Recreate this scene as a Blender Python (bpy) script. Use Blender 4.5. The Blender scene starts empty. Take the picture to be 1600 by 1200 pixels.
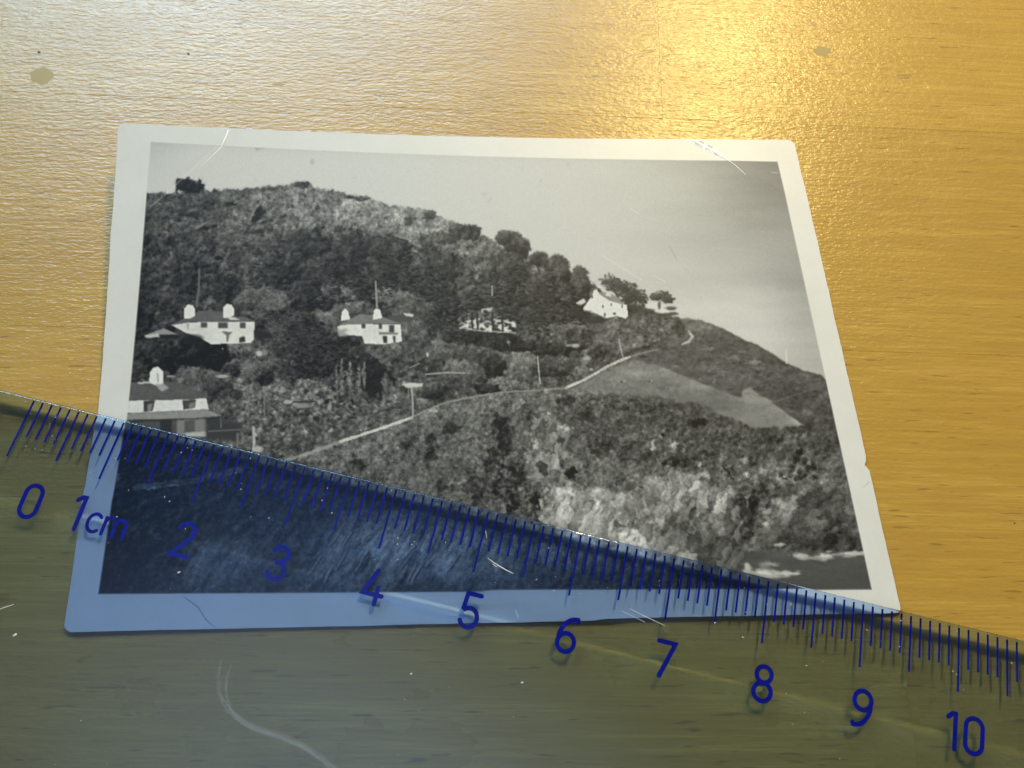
import bpy, bmesh, math, random
import numpy as np
from mathutils import Vector, Matrix

# Everything is written in centimetres: one Blender unit is one centimetre.
S = 1.0
scene = bpy.context.scene
col = scene.collection
scene.unit_settings.system = 'METRIC'; scene.unit_settings.scale_length = 0.01

# ---------------------------------------------------------------- camera
F_PIX, PITCH, ROLL, CAM_H = 1200.0, 1.2625, 0.145, 8.3519
fwd = Vector((0, math.cos(PITCH), -math.sin(PITCH)))
r0 = Vector((1, 0, 0)); u0 = r0.cross(fwd)
right = math.cos(ROLL) * r0 + math.sin(ROLL) * u0
up = -math.sin(ROLL) * r0 + math.cos(ROLL) * u0
cam = bpy.data.cameras.new('camera')
cam.sensor_fit = 'HORIZONTAL'; cam.sensor_width = 36.0; cam.lens = 36.0 * F_PIX / 1600.0
cam.clip_start = 0.2; cam.clip_end = 2000.0
cam_ob = bpy.data.objects.new('camera', cam); col.objects.link(cam_ob)
m = Matrix((right, up, -fwd)).transposed().to_4x4()
m.translation = Vector((0, 0, CAM_H)) * S
cam_ob.matrix_world = m
scene.camera = cam_ob

# ---------------------------------------------------------------- light: dim room, a window behind left, a warm lamp behind right
world = bpy.data.worlds.new('World'); scene.world = world; world.use_nodes = True
bg = world.node_tree.nodes['Background']
bg.inputs['Color'].default_value = (0.80, 0.87, 1.0, 1); bg.inputs['Strength'].default_value = 0.10

def area(name, loc, target, sx, sy, radiance, color, edge=.30):
    """an area light: brightest in the middle, faded towards its edges to soften its reflections; radiance in scene units"""
    l = bpy.data.lights.new(name, 'AREA'); l.shape = 'RECTANGLE'; l.size = sx * S; l.size_y = sy * S
    l.energy = radiance * math.pi * sx * sy * S * S; l.color = color
    l.use_nodes = True; nt = l.node_tree
    em = next(n for n in nt.nodes if n.type == 'EMISSION')
    geo = nt.nodes.new('ShaderNodeNewGeometry'); sep = nt.nodes.new('ShaderNodeSeparateXYZ'); nt.links.new(geo.outputs['Parametric'], sep.inputs[0])
    prod = None
    for ax in (0, 1):
        d = nt.nodes.new('ShaderNodeMath'); d.operation = 'PINGPONG'; nt.links.new(sep.outputs[ax], d.inputs[0]); d.inputs[1].default_value = .5
        mr = nt.nodes.new('ShaderNodeMapRange'); mr.interpolation_type = 'SMOOTHSTEP'
        mr.inputs['From Min'].default_value = 0.0; mr.inputs['From Max'].default_value = edge
        nt.links.new(d.outputs[0], mr.inputs['Value'])
        if prod is None: prod = mr.outputs[0]
        else:
            mu = nt.nodes.new('ShaderNodeMath'); mu.operation = 'MULTIPLY'; nt.links.new(prod, mu.inputs[0]); nt.links.new(mr.outputs[0], mu.inputs[1]); prod = mu.outputs[0]
    nt.links.new(prod, em.inputs['Strength'])
    o = bpy.data.objects.new(name, l); col.objects.link(o)
    o.location = Vector(loc) * S
    o.rotation_euler = (Vector(target) - Vector(loc)).to_track_quat('-Z', 'Y').to_euler()
    return o
area('window_light', (-25, 50, 38), (-2, 5, 0), 74, 25, 29.0, (0.49, 0.76, 1.0), .40)
area('overhead_fill_light', (-8, -16, 60), (0, 0, 0), 84, 50, 0.95, (0.68, 0.80, 1.0), .45)  # added overhead fill, lays a bluish veil on the ruler's top
LAMP = Vector((9.6, 36.0, 33.0))
lamp = bpy.data.lights.new('table_lamp', 'SPOT'); lamp.energy = 7.0e4; lamp.color = (1.0, 0.735, 0.29)
lamp.spot_size = math.radians(48); lamp.spot_blend = 1.0
lamp.shadow_soft_size = 2.8 * S; lamp.cycles.is_caustics_light = True
lamp_ob = bpy.data.objects.new('table_lamp', lamp); col.objects.link(lamp_ob)
lamp_ob.location = LAMP * S
lamp_ob.rotation_euler = (Vector((5.0, 3.0, 0)) - LAMP).to_track_quat('-Z', 'Y').to_euler()

scene.view_settings.view_transform = 'Standard'; scene.view_settings.look = 'None'
scene.view_settings.exposure = 0.0; scene.view_settings.gamma = 1.0
scene.view_settings.use_curve_mapping = False
scene.cycles.use_denoising = True
scene.cycles.max_bounces = 12; scene.cycles.transmission_bounces = 10; scene.cycles.transparent_max_bounces = 12
scene.cycles.caustics_reflective = True; scene.cycles.caustics_refractive = True
scene.cycles.blur_glossy = 0.0; scene.cycles.sample_clamp_indirect = 4.0
# ---------------------------------------------------------------- the printed picture (flat print on the snapshot)
# A numpy painter: tones 0..255, laid out on a raster of the print's emulsion, later carried by a
# colour attribute on the emulsion mesh.  PX0.. are only the raster's own drawing coordinates.
PX0, PY0, PW, PH = 140, 205, 1250, 745
prng = np.random.RandomState(7)
GX, GY = np.meshgrid(np.arange(PW) + PX0 + .5, np.arange(PH) + PY0 + .5)

def vnoise(sx, sy, seed):
    """smooth value noise, cell size sx, sy raster units"""
    r = np.random.RandomState(seed)
    nx, ny = int(PW / sx) + 4, int(PH / sy) + 4
    g = r.rand(ny, nx)
    fx = np.arange(PW) / sx; fy = np.arange(PH) / sy
    ix, iy = fx.astype(int), fy.astype(int)
    tx = fx - ix; ty = fy - iy
    tx = tx * tx * (3 - 2 * tx); ty = (ty * ty * (3 - 2 * ty))[:, None]
    a = g[iy][:, ix] * (1 - tx) + g[iy][:, ix + 1] * tx
    b = g[iy + 1][:, ix] * (1 - tx) + g[iy + 1][:, ix + 1] * tx
    return a * (1 - ty) + b * ty - .5

def fbm(s, seed, octs=4, ax=1.0, ay=1.0, gain=.6):
    o = 0; a = 1.0; t = 0
    for k in range(octs):
        o = o + a * vnoise(max(1.01, s * ax), max(1.01, s * ay), seed + k * 13)
        t += a; a *= gain; s *= .5
    return o / t * 2

_tab = np.random.RandomState(77).rand(256, 256)
def vn(u, v, seed=0):
    """value noise at arbitrary coordinates"""
    iu, iv = np.floor(u).astype(int), np.floor(v).astype(int)
    tu, tv = u - iu, v - iv
    tu = tu * tu * (3 - 2 * tu); tv = tv * tv * (3 - 2 * tv)
    g = lambda a, b: _tab[(b + seed * 31) % 256, (a + seed * 57) % 256]
    return (g(iu, iv) * (1 - tu) + g(iu + 1, iv) * tu) * (1 - tv) + (g(iu, iv + 1) * (1 - tu) + g(iu + 1, iv + 1) * tu) * tv - .5

def strata(ang, along, across, seed, octs=4, wobble=8):
    """ridged streaks running in direction ang (degrees, y down)"""
    c, q = math.cos(math.radians(ang)), math.sin(math.radians(ang))
    x = GX + wobble * fbm(40, seed + 5, 3); y = GY + wobble * fbm(40, seed + 9, 3)
    u = (x * c + y * q) / along; v = (-x * q + y * c) / across
    o = 0; a = 1.0; t = 0
    for k in range(octs):
        o = o + a * (1 - 4 * np.abs(vn(u * 2 ** k + 7.3 * k, v * 2 ** k + 3.1 * k, seed + k))); t += a; a *= .6
    return o / t

def facets(x0, x1, y0, y1, n, ang, stretch, seed, base, amp, edge=3.0):
    """broken rock: cells with a tone each, lit on one side, dark in the joints"""
    w = (slice(int(y0 - PY0), int(y1 - PY0)), slice(int(x0 - PX0), int(x1 - PX0)))
    r = np.random.RandomState(seed)
    c, q = math.cos(math.radians(ang)), math.sin(math.radians(ang))
    X = GX[w] + 3.5 * WX[w]; Y = GY[w] + 3.5 * WY[w]
    U = (X * c + Y * q) / stretch; V = -X * q + Y * c
    px = r.uniform(x0 - 10, x1 + 10, n); py = r.uniform(y0 - 10, y1 + 10, n)
    pu, pv = (px * c + py * q) / stretch, -px * q + py * c
    tn = r.randn(n); ga = r.uniform(.5, 1.5, n)
    d1 = np.full(U.shape, 1e9); d2 = np.full(U.shape, 1e9); t1 = np.zeros(U.shape)
    for a, b_, t, g in zip(pu, pv, tn, ga):
        d = (U - a) ** 2 + (V - b_) ** 2
        tone = base + amp * t - g * 1.6 * (V - b_) * (1 if c >= 0 else -1) - g * .7 * (U - a)
        nearer = d < d1
        d2 = np.where(nearer, d1, np.minimum(d2, d)); t1 = np.where(nearer, tone, t1); d1 = np.where(nearer, d, d1)
    gap = np.sqrt(d2) - np.sqrt(d1)
    t1 = t1 - 46 * np.exp(-(gap / edge * 2.2) ** 2) * (vn(U / 9, V / 9, seed) > -.12)
    o = np.zeros((PH, PW)); o[w] = t1
    return o

def blur(im, r):
    """separable gaussian blur"""
    if r <= 0: return im
    n = int(3 * r + 1); k = np.exp(-.5 * (np.arange(-n, n + 1) / r) ** 2); k /= k.sum()
    p = np.pad(im, ((0, 0), (n, n)), mode='edge'); o = 0
    for i, w in enumerate(k): o = o + w * p[:, i:i + im.shape[1]]
    p = np.pad(o, ((n, n), (0, 0)), mode='edge'); o = 0
    for i, w in enumerate(k): o = o + w * p[i:i + im.shape[0]]
    return o

WX = fbm(9, 900, 3); WY = fbm(9, 950, 3)
def poly(pts, soft=.8, wob=0.0):
    """coverage of a polygon, edge softened, optionally wobbled"""
    p = np.array(pts, float)
    m = np.zeros((PH, PW))
    g = wob * 1.5 + 4 * soft + 4
    xa, xb = int(max(0, p[:, 0].min() - g - PX0)), int(min(PW, p[:, 0].max() + g - PX0))
    ya, yb = int(max(0, p[:, 1].min() - g - PY0)), int(min(PH, p[:, 1].max() + g - PY0))
    if xb <= xa or yb <= ya: return m
    w = (slice(ya, yb), slice(xa, xb))
    x = GX[w] + wob * WX[w]; y = GY[w] + wob * WY[w]
    ins = np.zeros(x.shape, bool)
    for i in range(len(p)):
        (px, py), (qx, qy) = p[i], p[(i + 1) % len(p)]
        if py == qy: continue
        ins ^= ((py > y) != (qy > y)) & (x < (qx - px) * (y - py) / (qy - py) + px)
    m[w] = blur(ins.astype(float), soft)
    return m

def warp(im, amp, s, seed):
    """push the paint about so that no clump keeps a drawn outline"""
    dx = amp * fbm(s, seed, 3, gain=.8); dy = amp * fbm(s, seed + 500, 3, gain=.8)
    x = np.clip(GX - PX0 - .5 + dx, 0, PW - 1.001); y = np.clip(GY - PY0 - .5 + dy, 0, PH - 1.001)
    ix, iy = x.astype(int), y.astype(int); tx, ty = x - ix, y - iy
    return (im[iy, ix] * (1 - tx) + im[iy, ix + 1] * tx) * (1 - ty) + (im[iy + 1, ix] * (1 - tx) + im[iy + 1, ix + 1] * tx) * ty

def lay(im, m, tone):
    return im * (1 - m) + m * tone

def window(x, y, rx, ry):
    xa, xb = int(max(0, x - rx - PX0)), int(min(PW, x + rx - PX0 + 1))
    ya, yb = int(max(0, y - ry - PY0)), int(min(PH, y + ry - PY0 + 1))
    return (slice(ya, yb), slice(xa, xb)) if xb > xa and yb > ya else None

def dab(im, x, y, rx, ry, tone, shade=18, op=.8, hard=.55):
    """one rounded clump of leaves, lit from the upper left"""
    w = window(x, y, rx + 1, ry + 1)
    if w is None: return
    u = (GX[w] - x) / rx; v = (GY[w] - y) / ry
    d = np.sqrt(u * u + v * v) + .25 * WX[w]
    a = np.clip((1 - d) / (1 - hard), 0, 1) * op
    t = tone - shade * (.45 * u + .9 * v)
    im[w] = im[w] * (1 - a) + a * t

def line(im, pts, width, tone, op=1.0):
    p = np.array(pts, float)
    for (xa, ya), (xb, yb) in zip(p[:-1], p[1:]):
        w = window((xa + xb) / 2, (ya + yb) / 2, abs(xb - xa) / 2 + width + 2, abs(yb - ya) / 2 + width + 2)
        if w is None: continue
        dx, dy = xb - xa, yb - ya; L = dx * dx + dy * dy + 1e-9
        t = np.clip(((GX[w] - xa) * dx + (GY[w] - ya) * dy) / L, 0, 1)
        d = np.hypot(GX[w] - xa - t * dx, GY[w] - ya - t * dy)
        a = np.clip(width / 2 + .6 - d, 0, 1) * op
        im[w] = im[w] * (1 - a) + a * tone

def scatter(im, pts, n, r0, r1, tone, amp, shade=16, op=.75, flat=.8, fn=None):
    """n clumps inside a polygon, far ones first"""
    m = poly(pts, 0.5)
    ys, xs = np.nonzero(m > .5)
    if not len(xs): return
    k = prng.randint(0, len(xs), n); k = k[np.argsort(ys[k] + prng.randn(n) * 8)]
    for i in k:
        x, y = xs[i] + PX0, ys[i] + PY0
        r = r0 + (r1 - r0) * prng.rand() ** 2
        t = tone(x, y) if callable(tone) else tone
        dab(im, x, y, r, r * flat * (.8 + .4 * prng.rand()), t + prng.randn() * amp, shade, op)

def tree(im, x, y, rx, ry, tone, n=60, r=5, amp=9, dark=22, trunk=None):
    """a crown: dark body and clumps lit from the upper left"""
    dab(im, x, y, rx * 1.04, ry * 1.04, tone - dark * .5, dark, .95, .78)
    for i in range(n):
        a = prng.rand() * 6.283; q = np.sqrt(prng.rand()) * .96
        u, v = q * math.cos(a), q * math.sin(a)
        rr = r * (.6 + .7 * prng.rand())
        dab(im, x + u * rx, y + v * ry, rr * 1.2, rr * .85, tone - dark * (.35 * u + .7 * v) + prng.randn() * amp, 12, .7)

def paint():
    T = lambda x, y, pts: 0
    im = np.full((PH, PW), 190.0)
    fine = fbm(5, 11, 3); mid = fbm(22, 31, 4); big = fbm(90, 51, 4)
    # --- sky
    im += (GX - 600) * -.012
    im -= 46 * np.exp(-(((GX - 1290) / 230) ** 2 + ((GY - 300) / 150) ** 2))
    im -= 22 * np.exp(-(((GX - 1225) / 90) ** 2 + ((GY - 255) / 60) ** 2))
    im -= 14 * np.exp(-(((GX - 225) / 60) ** 2 + ((GY - 215) / 60) ** 2))
    im -= 9 * np.exp(-((GY - (218 + (GX - 234) * .03)) / 14) ** 2)
    im += 12 * np.exp(-(((GX - 1150) / 120) ** 2 + ((GY - 500) / 45) ** 2))
    st = fbm(60, 71, 3, 2.2, .35)
    im += np.clip((GX - 850) / 300, 0, 1) * st * 9
    im -= 20 * np.exp(-(((GX - (1250 + (GY - 400) * .2)) / 60) ** 2)) * np.clip((GY - 380) / 60, 0, 1)
    # --- hill
    hill = [(140, 304), (228, 301), (272, 300), (320, 299), (345, 297), (368, 295), (400, 294), (430, 290), (452, 288), (464, 283),
            (478, 284), (492, 292), (508, 294), (518, 296), (540, 303), (564, 306), (576, 308), (586, 314), (604, 319), (630, 324),
            (656, 326), (676, 331), (692, 341), (716, 348), (740, 354), (750, 365), (762, 369), (778, 383), (826, 403), (880, 424),
            (930, 444), (960, 470), (1062, 497), (1062, 960), (140, 960)]
    h = poly(hill, .9, 2.5)
    tone = 84 + 22 * np.exp(-(((GX - 500) / 200) ** 2 + ((GY - 325) / 40) ** 2)) + 36 * np.exp(-(((GX - 670) / 110) ** 2 + ((GY - 350) / 48) ** 2)) + 16 * np.exp(-(((GX - 540) / 120) ** 2 + ((GY - 320) / 30) ** 2))
    tone = tone - 30 * np.clip((330 - GX) / 110, 0, 1) - 8 * np.clip((GY - 380) / 60, 0, 1)
    tone = tone + 20 * fine + 30 * mid + 14 * big
    ll = fbm(16, 77, 4, 1.8, .7)
    tone = tone + 22 * ll
    im = lay(im, h, tone)
    # ridge clumps
    scatter(im, [(240, 310), (480, 300), (600, 335), (760, 390), (700, 400), (420, 400), (240, 400)], 900, 2, 6,
            lambda x, y: 72 + 44 * math.exp(-((x - 680) / 120.) ** 2) - 26 * max(0, (330 - x) / 100.), 15, 14, .55)
    for a in ((296, 291, 22, 14, 40), (285, 287, 12, 10, 38), (309, 292, 12, 11, 38), (336, 298, 4, 3, 55), (518, 298, 4, 4, 60), (470, 289, 16, 6, 62),
              (565, 310, 16, 5, 66), (545, 308, 10, 4, 64)):
        dab(im, *a[:4], a[4], 8, 1, .7)
    line(im, [(278, 280), (276, 300)], 3, 40); line(im, [(312, 281), (318, 300)], 3, 42)
    for a in ((405, 332, 13, 11, 34), (398, 341, 8, 9, 36), (360, 318, 14, 4, 36), (376, 313, 8, 3, 42), (320, 356, 12, 5, 38), (335, 352, 9, 4, 44), (296, 335, 16, 4, 40),
              (280, 345, 12, 4, 40), (442, 337, 6, 5, 46), (640, 345, 9, 9, 62), (634, 350, 8, 6, 66), (400, 362, 14, 5, 46), (265, 380, 16, 7, 38), (330, 395, 14, 6, 44)):
        dab(im, *a[:4], a[4], 6, .85, .4)
    line(im, [(408, 315), (400, 325), (390, 344)], 3, 118, .8); line(im, [(448, 330), (440, 335)], 3, 120, .8)
    line(im, [(322, 347), (306, 357)], 3, 105, .7); line(im, [(460, 322), (475, 330)], 4, 118, .7); dab(im, 428, 343, 3, 2.5, 140, 0)
    dab(im, 255, 392, 7, 14, 70, 6, .5); dab(im, 451, 405, 2, 2, 150, 0)
    # ridge bushes right
    for a in ((666, 376, 13, 10, 72), (690, 372, 15, 11, 74), (705, 368, 14, 11, 74), (724, 362, 16, 12, 68), (738, 362, 14, 11, 64), (672, 336, 10, 6, 78), (735, 368, 12, 8, 62)):
        tree(im, *a, n=26, r=4, amp=6, dark=14)
    # --- wooded middle slope
    wood = [(200, 420), (300, 395), (420, 378), (450, 360), (520, 355), (600, 362), (650, 380), (720, 400), (760, 405), (800, 420), (880, 470), (890, 520),
            (800, 540), (650, 480), (560, 480), (420, 500), (200, 520)]
    scatter(im, wood, 1500, 3, 9, lambda x, y: 56 - 16 * max(0, (300 - x) / 100.) + 6 * math.sin(x * .05 + y * .08), 11, 15, .7)
    for a in ((480, 385, 42, 26, 54), (560, 395, 44, 32, 52), (520, 430, 52, 34, 50), (610, 400, 34, 30, 54), (640, 440, 42, 30, 56), (690, 425, 34, 34, 58), (590, 445, 50, 30, 50),
              (500, 455, 40, 30, 48), (440, 420, 30, 26, 52), (725, 455, 24, 26, 66), (700, 470, 26, 28, 56)):
        tree(im, *a, n=110, r=6, amp=10, dark=18)
    scatter(im, [(215, 430), (330, 425), (330, 470), (205, 480)], 170, 4, 8, 48, 10, 14, .6)
    for a in ((258, 440, 18, 16, 56), (262, 460, 20, 12, 62), (300, 440, 16, 20, 50), (400, 460, 30, 16, 88), (430, 470, 22, 16, 94), (385, 475, 24, 12, 76), (475, 470, 22, 22, 44), (350, 450, 26, 24, 50)):
        tree(im, *a, n=50, r=4.5, amp=9, dark=14)
    line(im, [(312, 420), (311, 455), (307, 478)], 3.4, 92, .8)
    dab(im, 219, 500, 28, 18, 28, 4, .8); dab(im, 210, 480, 16, 30, 32, 4, .8)
    for a in ((540, 462, 22, 12, 96), (520, 455, 18, 12, 92), (610, 462, 26, 14, 96), (640, 470, 26, 14, 90), (560, 475, 16, 10, 92), (660, 480, 30, 12, 78), (470, 500, 20, 12, 60)):
        tree(im, *a, n=44, r=4, amp=11, dark=14)
    # big crowns on the right shoulder
    for a in ((800, 379, 16, 16, 66), (814, 388, 13, 14, 60), (788, 372, 11, 10, 70), (841, 405, 12, 11, 68), (868, 415, 19, 15, 60), (876, 430, 16, 18, 58), (905, 440, 12, 22, 62), (910, 455, 13, 20, 60),
              (775, 425, 22, 26, 64), (800, 430, 30, 34, 60), (850, 450, 32, 28, 64), (870, 470, 38, 30, 58), (830, 470, 28, 30, 58), (770, 465, 30, 26, 62), (735, 470, 20, 22, 64),
              (895, 480, 22, 18, 54), (790, 500, 40, 22, 50), (850, 500, 40, 22, 56), (830, 520, 36, 16, 62)):
        tree(im, *a, n=90, r=5, amp=9, dark=24)
    dab(im, 860, 412, 4, 10, 120, 4, .35); dab(im, 760, 415, 12, 10, 118, 8, .5); dab(im, 746, 425, 8, 16, 116, 8, .5)
    dab(im, 745, 434, 4, 4, 150, 0); line(im, [(768, 448), (769, 462)], 2, 170)
    # lower middle gardens and shrubs
    gard = [(190, 540), (330, 545), (440, 535), (560, 545), (660, 520), (700, 520), (800, 545), (880, 535), (960, 560), (880, 600), (800, 620), (660, 650), (560, 690), (430, 720), (330, 700), (330, 600), (190, 600)]
    scatter(im, gard, 2200, 2.5, 8, lambda x, y: 82 + 14 * math.sin(x * .03 + 1) * math.cos(y * .05), 22, 20, .7)
    scatter(im, [(380, 600), (500, 590), (560, 640), (480, 680), (380, 690)], 600, 2, 5, 112, 24, 18, .65)
    scatter(im, [(330, 640), (520, 640), (640, 630), (560, 685), (450, 715), (400, 690)], 500, 2.5, 6, 78, 20, 24, .65)
    for a in ((265, 555, 24, 26, 40), (300, 550, 34, 26, 36), (330, 555, 36, 22, 32), (225, 560, 22, 30, 42), (240, 545, 16, 20, 56), (215, 580, 20, 14, 56), (360, 580, 14, 12, 46), (305, 585, 30, 11, 82),
              (395, 578, 18, 14, 92), (340, 590, 22, 10, 84), (345, 608, 24, 14, 62), (412, 588, 14, 14, 50)):
        tree(im, *a, n=46, r=4.5, amp=7, dark=14)
    for a in ((470, 510, 34, 24, 56), (480, 540, 44, 26, 50), (455, 540, 30, 26, 54), (520, 540, 40, 22, 46), (500, 570, 46, 20, 46), (540, 560, 36, 18, 50), (465, 565, 30, 18, 50), (590, 595, 28, 22, 40), (575, 570, 20, 16, 42)):
        tree(im, *a, n=120, r=4.5, amp=9, dark=16)
    for a in ((640, 555, 40, 12, 72), (660, 565, 26, 14, 70), (690, 550, 24, 14, 86), (720, 545, 22, 14, 90), (760, 560, 22, 12, 62), (740, 590, 24, 16, 76), (715, 575, 24, 12, 92), (775, 575, 18, 16, 44),
              (820, 566, 22, 20, 108), (812, 585, 24, 12, 96), (848, 572, 16, 18, 58), (870, 575, 24, 16, 60), (890, 570, 18, 12, 72), (780, 600, 18, 12, 110), (800, 605, 22, 9, 98), (910, 580, 12, 8, 100), (700, 600, 26, 14, 72), (760, 610, 20, 9, 40), (680, 615, 30, 9, 52),
              (830, 528, 38, 12, 78), (880, 515, 40, 10, 92), (905, 520, 20, 8, 70), (932, 550, 14, 12, 60), (905, 540, 18, 9, 58), (860, 545, 40, 11, 48), (800, 540, 38, 10, 48)):
        tree(im, *a, n=60, r=4, amp=11, dark=20)
    # dark hedge under the long villa
    im = lay(im, poly([(690, 520), (720, 515), (800, 520), (815, 534), (800, 546), (740, 540), (690, 535)], 1.5, 4) * .85, 42 + 8 * fine)
    dab(im, 795, 537, 2.2, 5, 150, 0)
    # pale cypress spires
    for a in ((534, 585, 4, 26, 108), (546, 592, 5, 24, 112), (526, 590, 4, 20, 96), (561, 590, 5, 24, 108), (568, 588, 3.5, 18, 104), (602, 600, 7, 20, 96), (612, 605, 5, 14, 88)):
        dab(im, *a[:4], a[4], 10, .85, .3)
        for k in range(16):
            dab(im, a[0] + prng.randn() * a[2] * .5, a[1] + prng.randn() * a[3] * .45, 2.2, 3.4, a[4] + prng.randn() * 18, 8, .6)
    im = lay(im, poly([(570, 575), (600, 572), (596, 612), (572, 614)], 2, 5) * .8, 34)
    # --- path and grass spur on the right
    im = lay(im, poly([(886, 606), (960, 570), (985, 562), (1010, 566), (1060, 572), (1130, 590), (1190, 615), (1230, 640), (1275, 690), (1220, 690), (1180, 685), (1120, 660), (1060, 640), (980, 628), (930, 628), (880, 620)], 5, 10),
             116 + 12 * fine + 30 * fbm(36, 5, 4, 2.2, .5) - 18 * np.clip((GY - 612) / 30, 0, 1) * np.clip((1100 - GX) / 80, 0, 1))
    head = [(985, 560), (1020, 545), (1045, 535), (1062, 497), (1090, 499), (1116, 508), (1136, 517), (1168, 533), (1200, 547), (1228, 567), (1252, 578), (1283, 586), (1300, 600), (1330, 640),
            (1330, 700), (1262, 668), (1232, 648), (1195, 620), (1160, 622), (1130, 612), (1080, 592), (1030, 572)]
    im = lay(im, poly(head, 1.0, 2), 82 + 9 * fine + 18 * fbm(26, 15, 4, 2.4, .55) + 20 * np.exp(-(((GX - 1080) / 60) ** 2 + ((GY - 505) / 12) ** 2)) - 10 * np.clip((GX - 1180) / 100, 0, 1))
    for k in range(0):
        x = 1040 + 230 * prng.rand(); y0 = 520 + (x - 1060) * .42 + prng.rand() * 70
        line(im, [(x, y0), (x + 14 + 16 * prng.rand(), y0 + 6 + 6 * prng.rand())], 1.6, 70 + 60 * prng.rand(), .4)
    for a in ((1112, 545, 9, 5, 124), (1150, 560, 14, 6, 122), (1178, 566, 12, 5, 128), (1130, 556, 8, 4, 112), (1158, 555, 5, 4, 60), (1094, 592, 4, 2, 130), (1165, 612, 6, 9, 118), (1148, 600, 5, 4, 120), (1060, 540, 18, 4, 90)):
        dab(im, *a[:4], a[4], 8, .6, .2)
    im = lay(im, poly([(1158, 612), (1172, 604), (1192, 622), (1210, 628), (1170, 632), (1158, 626)], 1.5, 2), 132 + 8 * fine)
    line(im, [(1288, 602), (1250, 615), (1210, 628)], 3, 100, .5)
    im = lay(im, poly([(1225, 628), (1250, 617), (1292, 603), (1320, 660), (1320, 690), (1282, 668), (1245, 645)], 1.5, 4), 72 + 18 * mid + 12 * fine)
    for a in ((1262, 645, 10, 6, 118), (1275, 658, 7, 5, 108), (1236, 636, 5, 5, 50), (1290, 660, 6, 8, 46)): dab(im, *a[:4], a[4], 10, .7, .3)
    line(im, [(1240, 678), (1270, 672), (1304, 669)], 1.0, 130, .4)
    # slope under the cottage
    im = lay(im, poly([(930, 505), (985, 495), (1050, 500), (1062, 520), (1030, 540), (980, 560), (950, 548), (930, 530)], 2, 4) * .85, 92 + 14 * mid + 16 * fine)
    scatter(im, [(990, 495), (1058, 500), (1058, 520), (1020, 530), (980, 515)], 90, 2, 5, 78, 18, 14, .6)
    im = lay(im, poly([(972, 556), (990, 545), (1030, 533), (1026, 540), (990, 553)], 1, 2), 56 + 8 * fine)
    line(im, [(930, 532), (990, 540), (1062, 522)], 2, 110, .5)
    im = lay(im, poly([(1060, 500), (1070, 508), (1072, 522), (1060, 528), (1052, 515)], 1.2, 3), 62 + 14 * fine)
    dab(im, 852, 612, 5, 4, 178, 6); dab(im, 1007, 596, 2, 2, 90); dab(im, 971, 597, 3, 2.5, 80); dab(im, 976, 595, 3, 2.5, 150, 0); dab(im, 966, 596, 2.5, 2, 150, 0); dab(im, 1014, 596, 3, 2.4, 80); dab(im, 1019, 595, 2.4, 2, 150, 0)
    # --- cliff-top scrub
    cliff = [(430, 722), (520, 690), (600, 668), (650, 650), (700, 628), (760, 616), (850, 612), (900, 618), (960, 616), (1030, 620), (1090, 632), (1140, 652), (1180, 668), (1225, 668), (1262, 662), (1330, 664), (1380, 960), (140, 960), (140, 720), (200, 690), (330, 690)]
    tone = 88 + 22 * fine + 26 * mid + 10 * big - 16 * np.clip((GX - 900) / 150, 0, 1) * np.clip((760 - GY) / 60, 0, 1) + 16 * np.exp(-(((GX - 720) / 80) ** 2 + ((GY - 635) / 18) ** 2))
    im = lay(im, poly(cliff, 1.2, 5), tone)
    scatter(im, [(450, 722), (600, 672), (720, 632), (850, 618), (1030, 626), (1140, 656), (1180, 690), (1180, 760), (1000, 780), (860, 800), (700, 800), (560, 750)], 3200, 1.8, 4.6,
            lambda x, y: 94 - (20 if x > 900 and y < 720 else 0) - (12 if y > 720 and x < 760 else 0) + 10 * math.sin(x * .04) * math.sin(y * .05 + 1), 18, 16, .62)
    for a in ((780, 665, 16, 22, 44), (790, 690, 14, 26, 46), (768, 720, 14, 20, 52), (672, 705, 9, 22, 52), (705, 670, 16, 9, 60), (830, 658, 12, 12, 56), (780, 760, 20, 34, 46), (800, 790, 22, 30, 42), (812, 740, 10, 24, 40), (842, 785, 6, 16, 34), (744, 775, 20, 24, 52),
              (890, 738, 8, 8, 42), (885, 625, 14, 5, 52), (940, 700, 20, 10, 60), (1090, 660, 18, 4, 44), (1060, 720, 40, 10, 52), (920, 650, 18, 14, 66), (1000, 640, 40, 8, 66), (1200, 690, 26, 14, 60), (1250, 720, 30, 22, 52), (1240, 750, 30, 20, 54), (560, 725, 10, 8, 60), (640, 690, 14, 10, 70), (690, 760, 14, 10, 60)):
        for k in range(20):
            dab(im, a[0] + prng.randn() * a[2] * .42, a[1] + prng.randn() * a[3] * .45, 3 + 4 * prng.rand(), 3 + 4 * prng.rand(), a[4] * .82 + prng.randn() * 8, 8, .8)
    # faint path along the cliff head
    line(im, [(466, 716), (500, 702), (540, 688)], 6, 132, .5); line(im, [(650, 648), (690, 630), (760, 616), (800, 612)], 3, 128, .4)
    dab(im, 676, 642, 8, 5, 160, 6, .7); dab(im, 660, 624, 12, 4, 150, 4, .7)
    # --- bare rock
    rk = fbm(14, 301, 4, .55, 1.6); rk2 = fbm(40, 333, 4, .8, 1.3)
    shear = np.zeros_like(GX)
    rock = [(846, 815), (842, 790), (856, 770), (880, 762), (905, 775), (930, 760), (960, 770), (985, 780), (1000, 762), (1010, 752), (1035, 752), (1048, 740), (1078, 735), (1100, 748), (1120, 758), (1150, 762), (1152, 790), (1165, 800), (1160, 845), (1170, 870), (1150, 900), (1050, 900), (940, 860), (850, 830)]
    rm = poly(rock, 9, 10)
    rm = np.clip((rm - .5) * 3 + .5 + 1.5 * fbm(26, 341, 4) + .9 * fbm(9, 347, 3), 0, 1)
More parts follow.
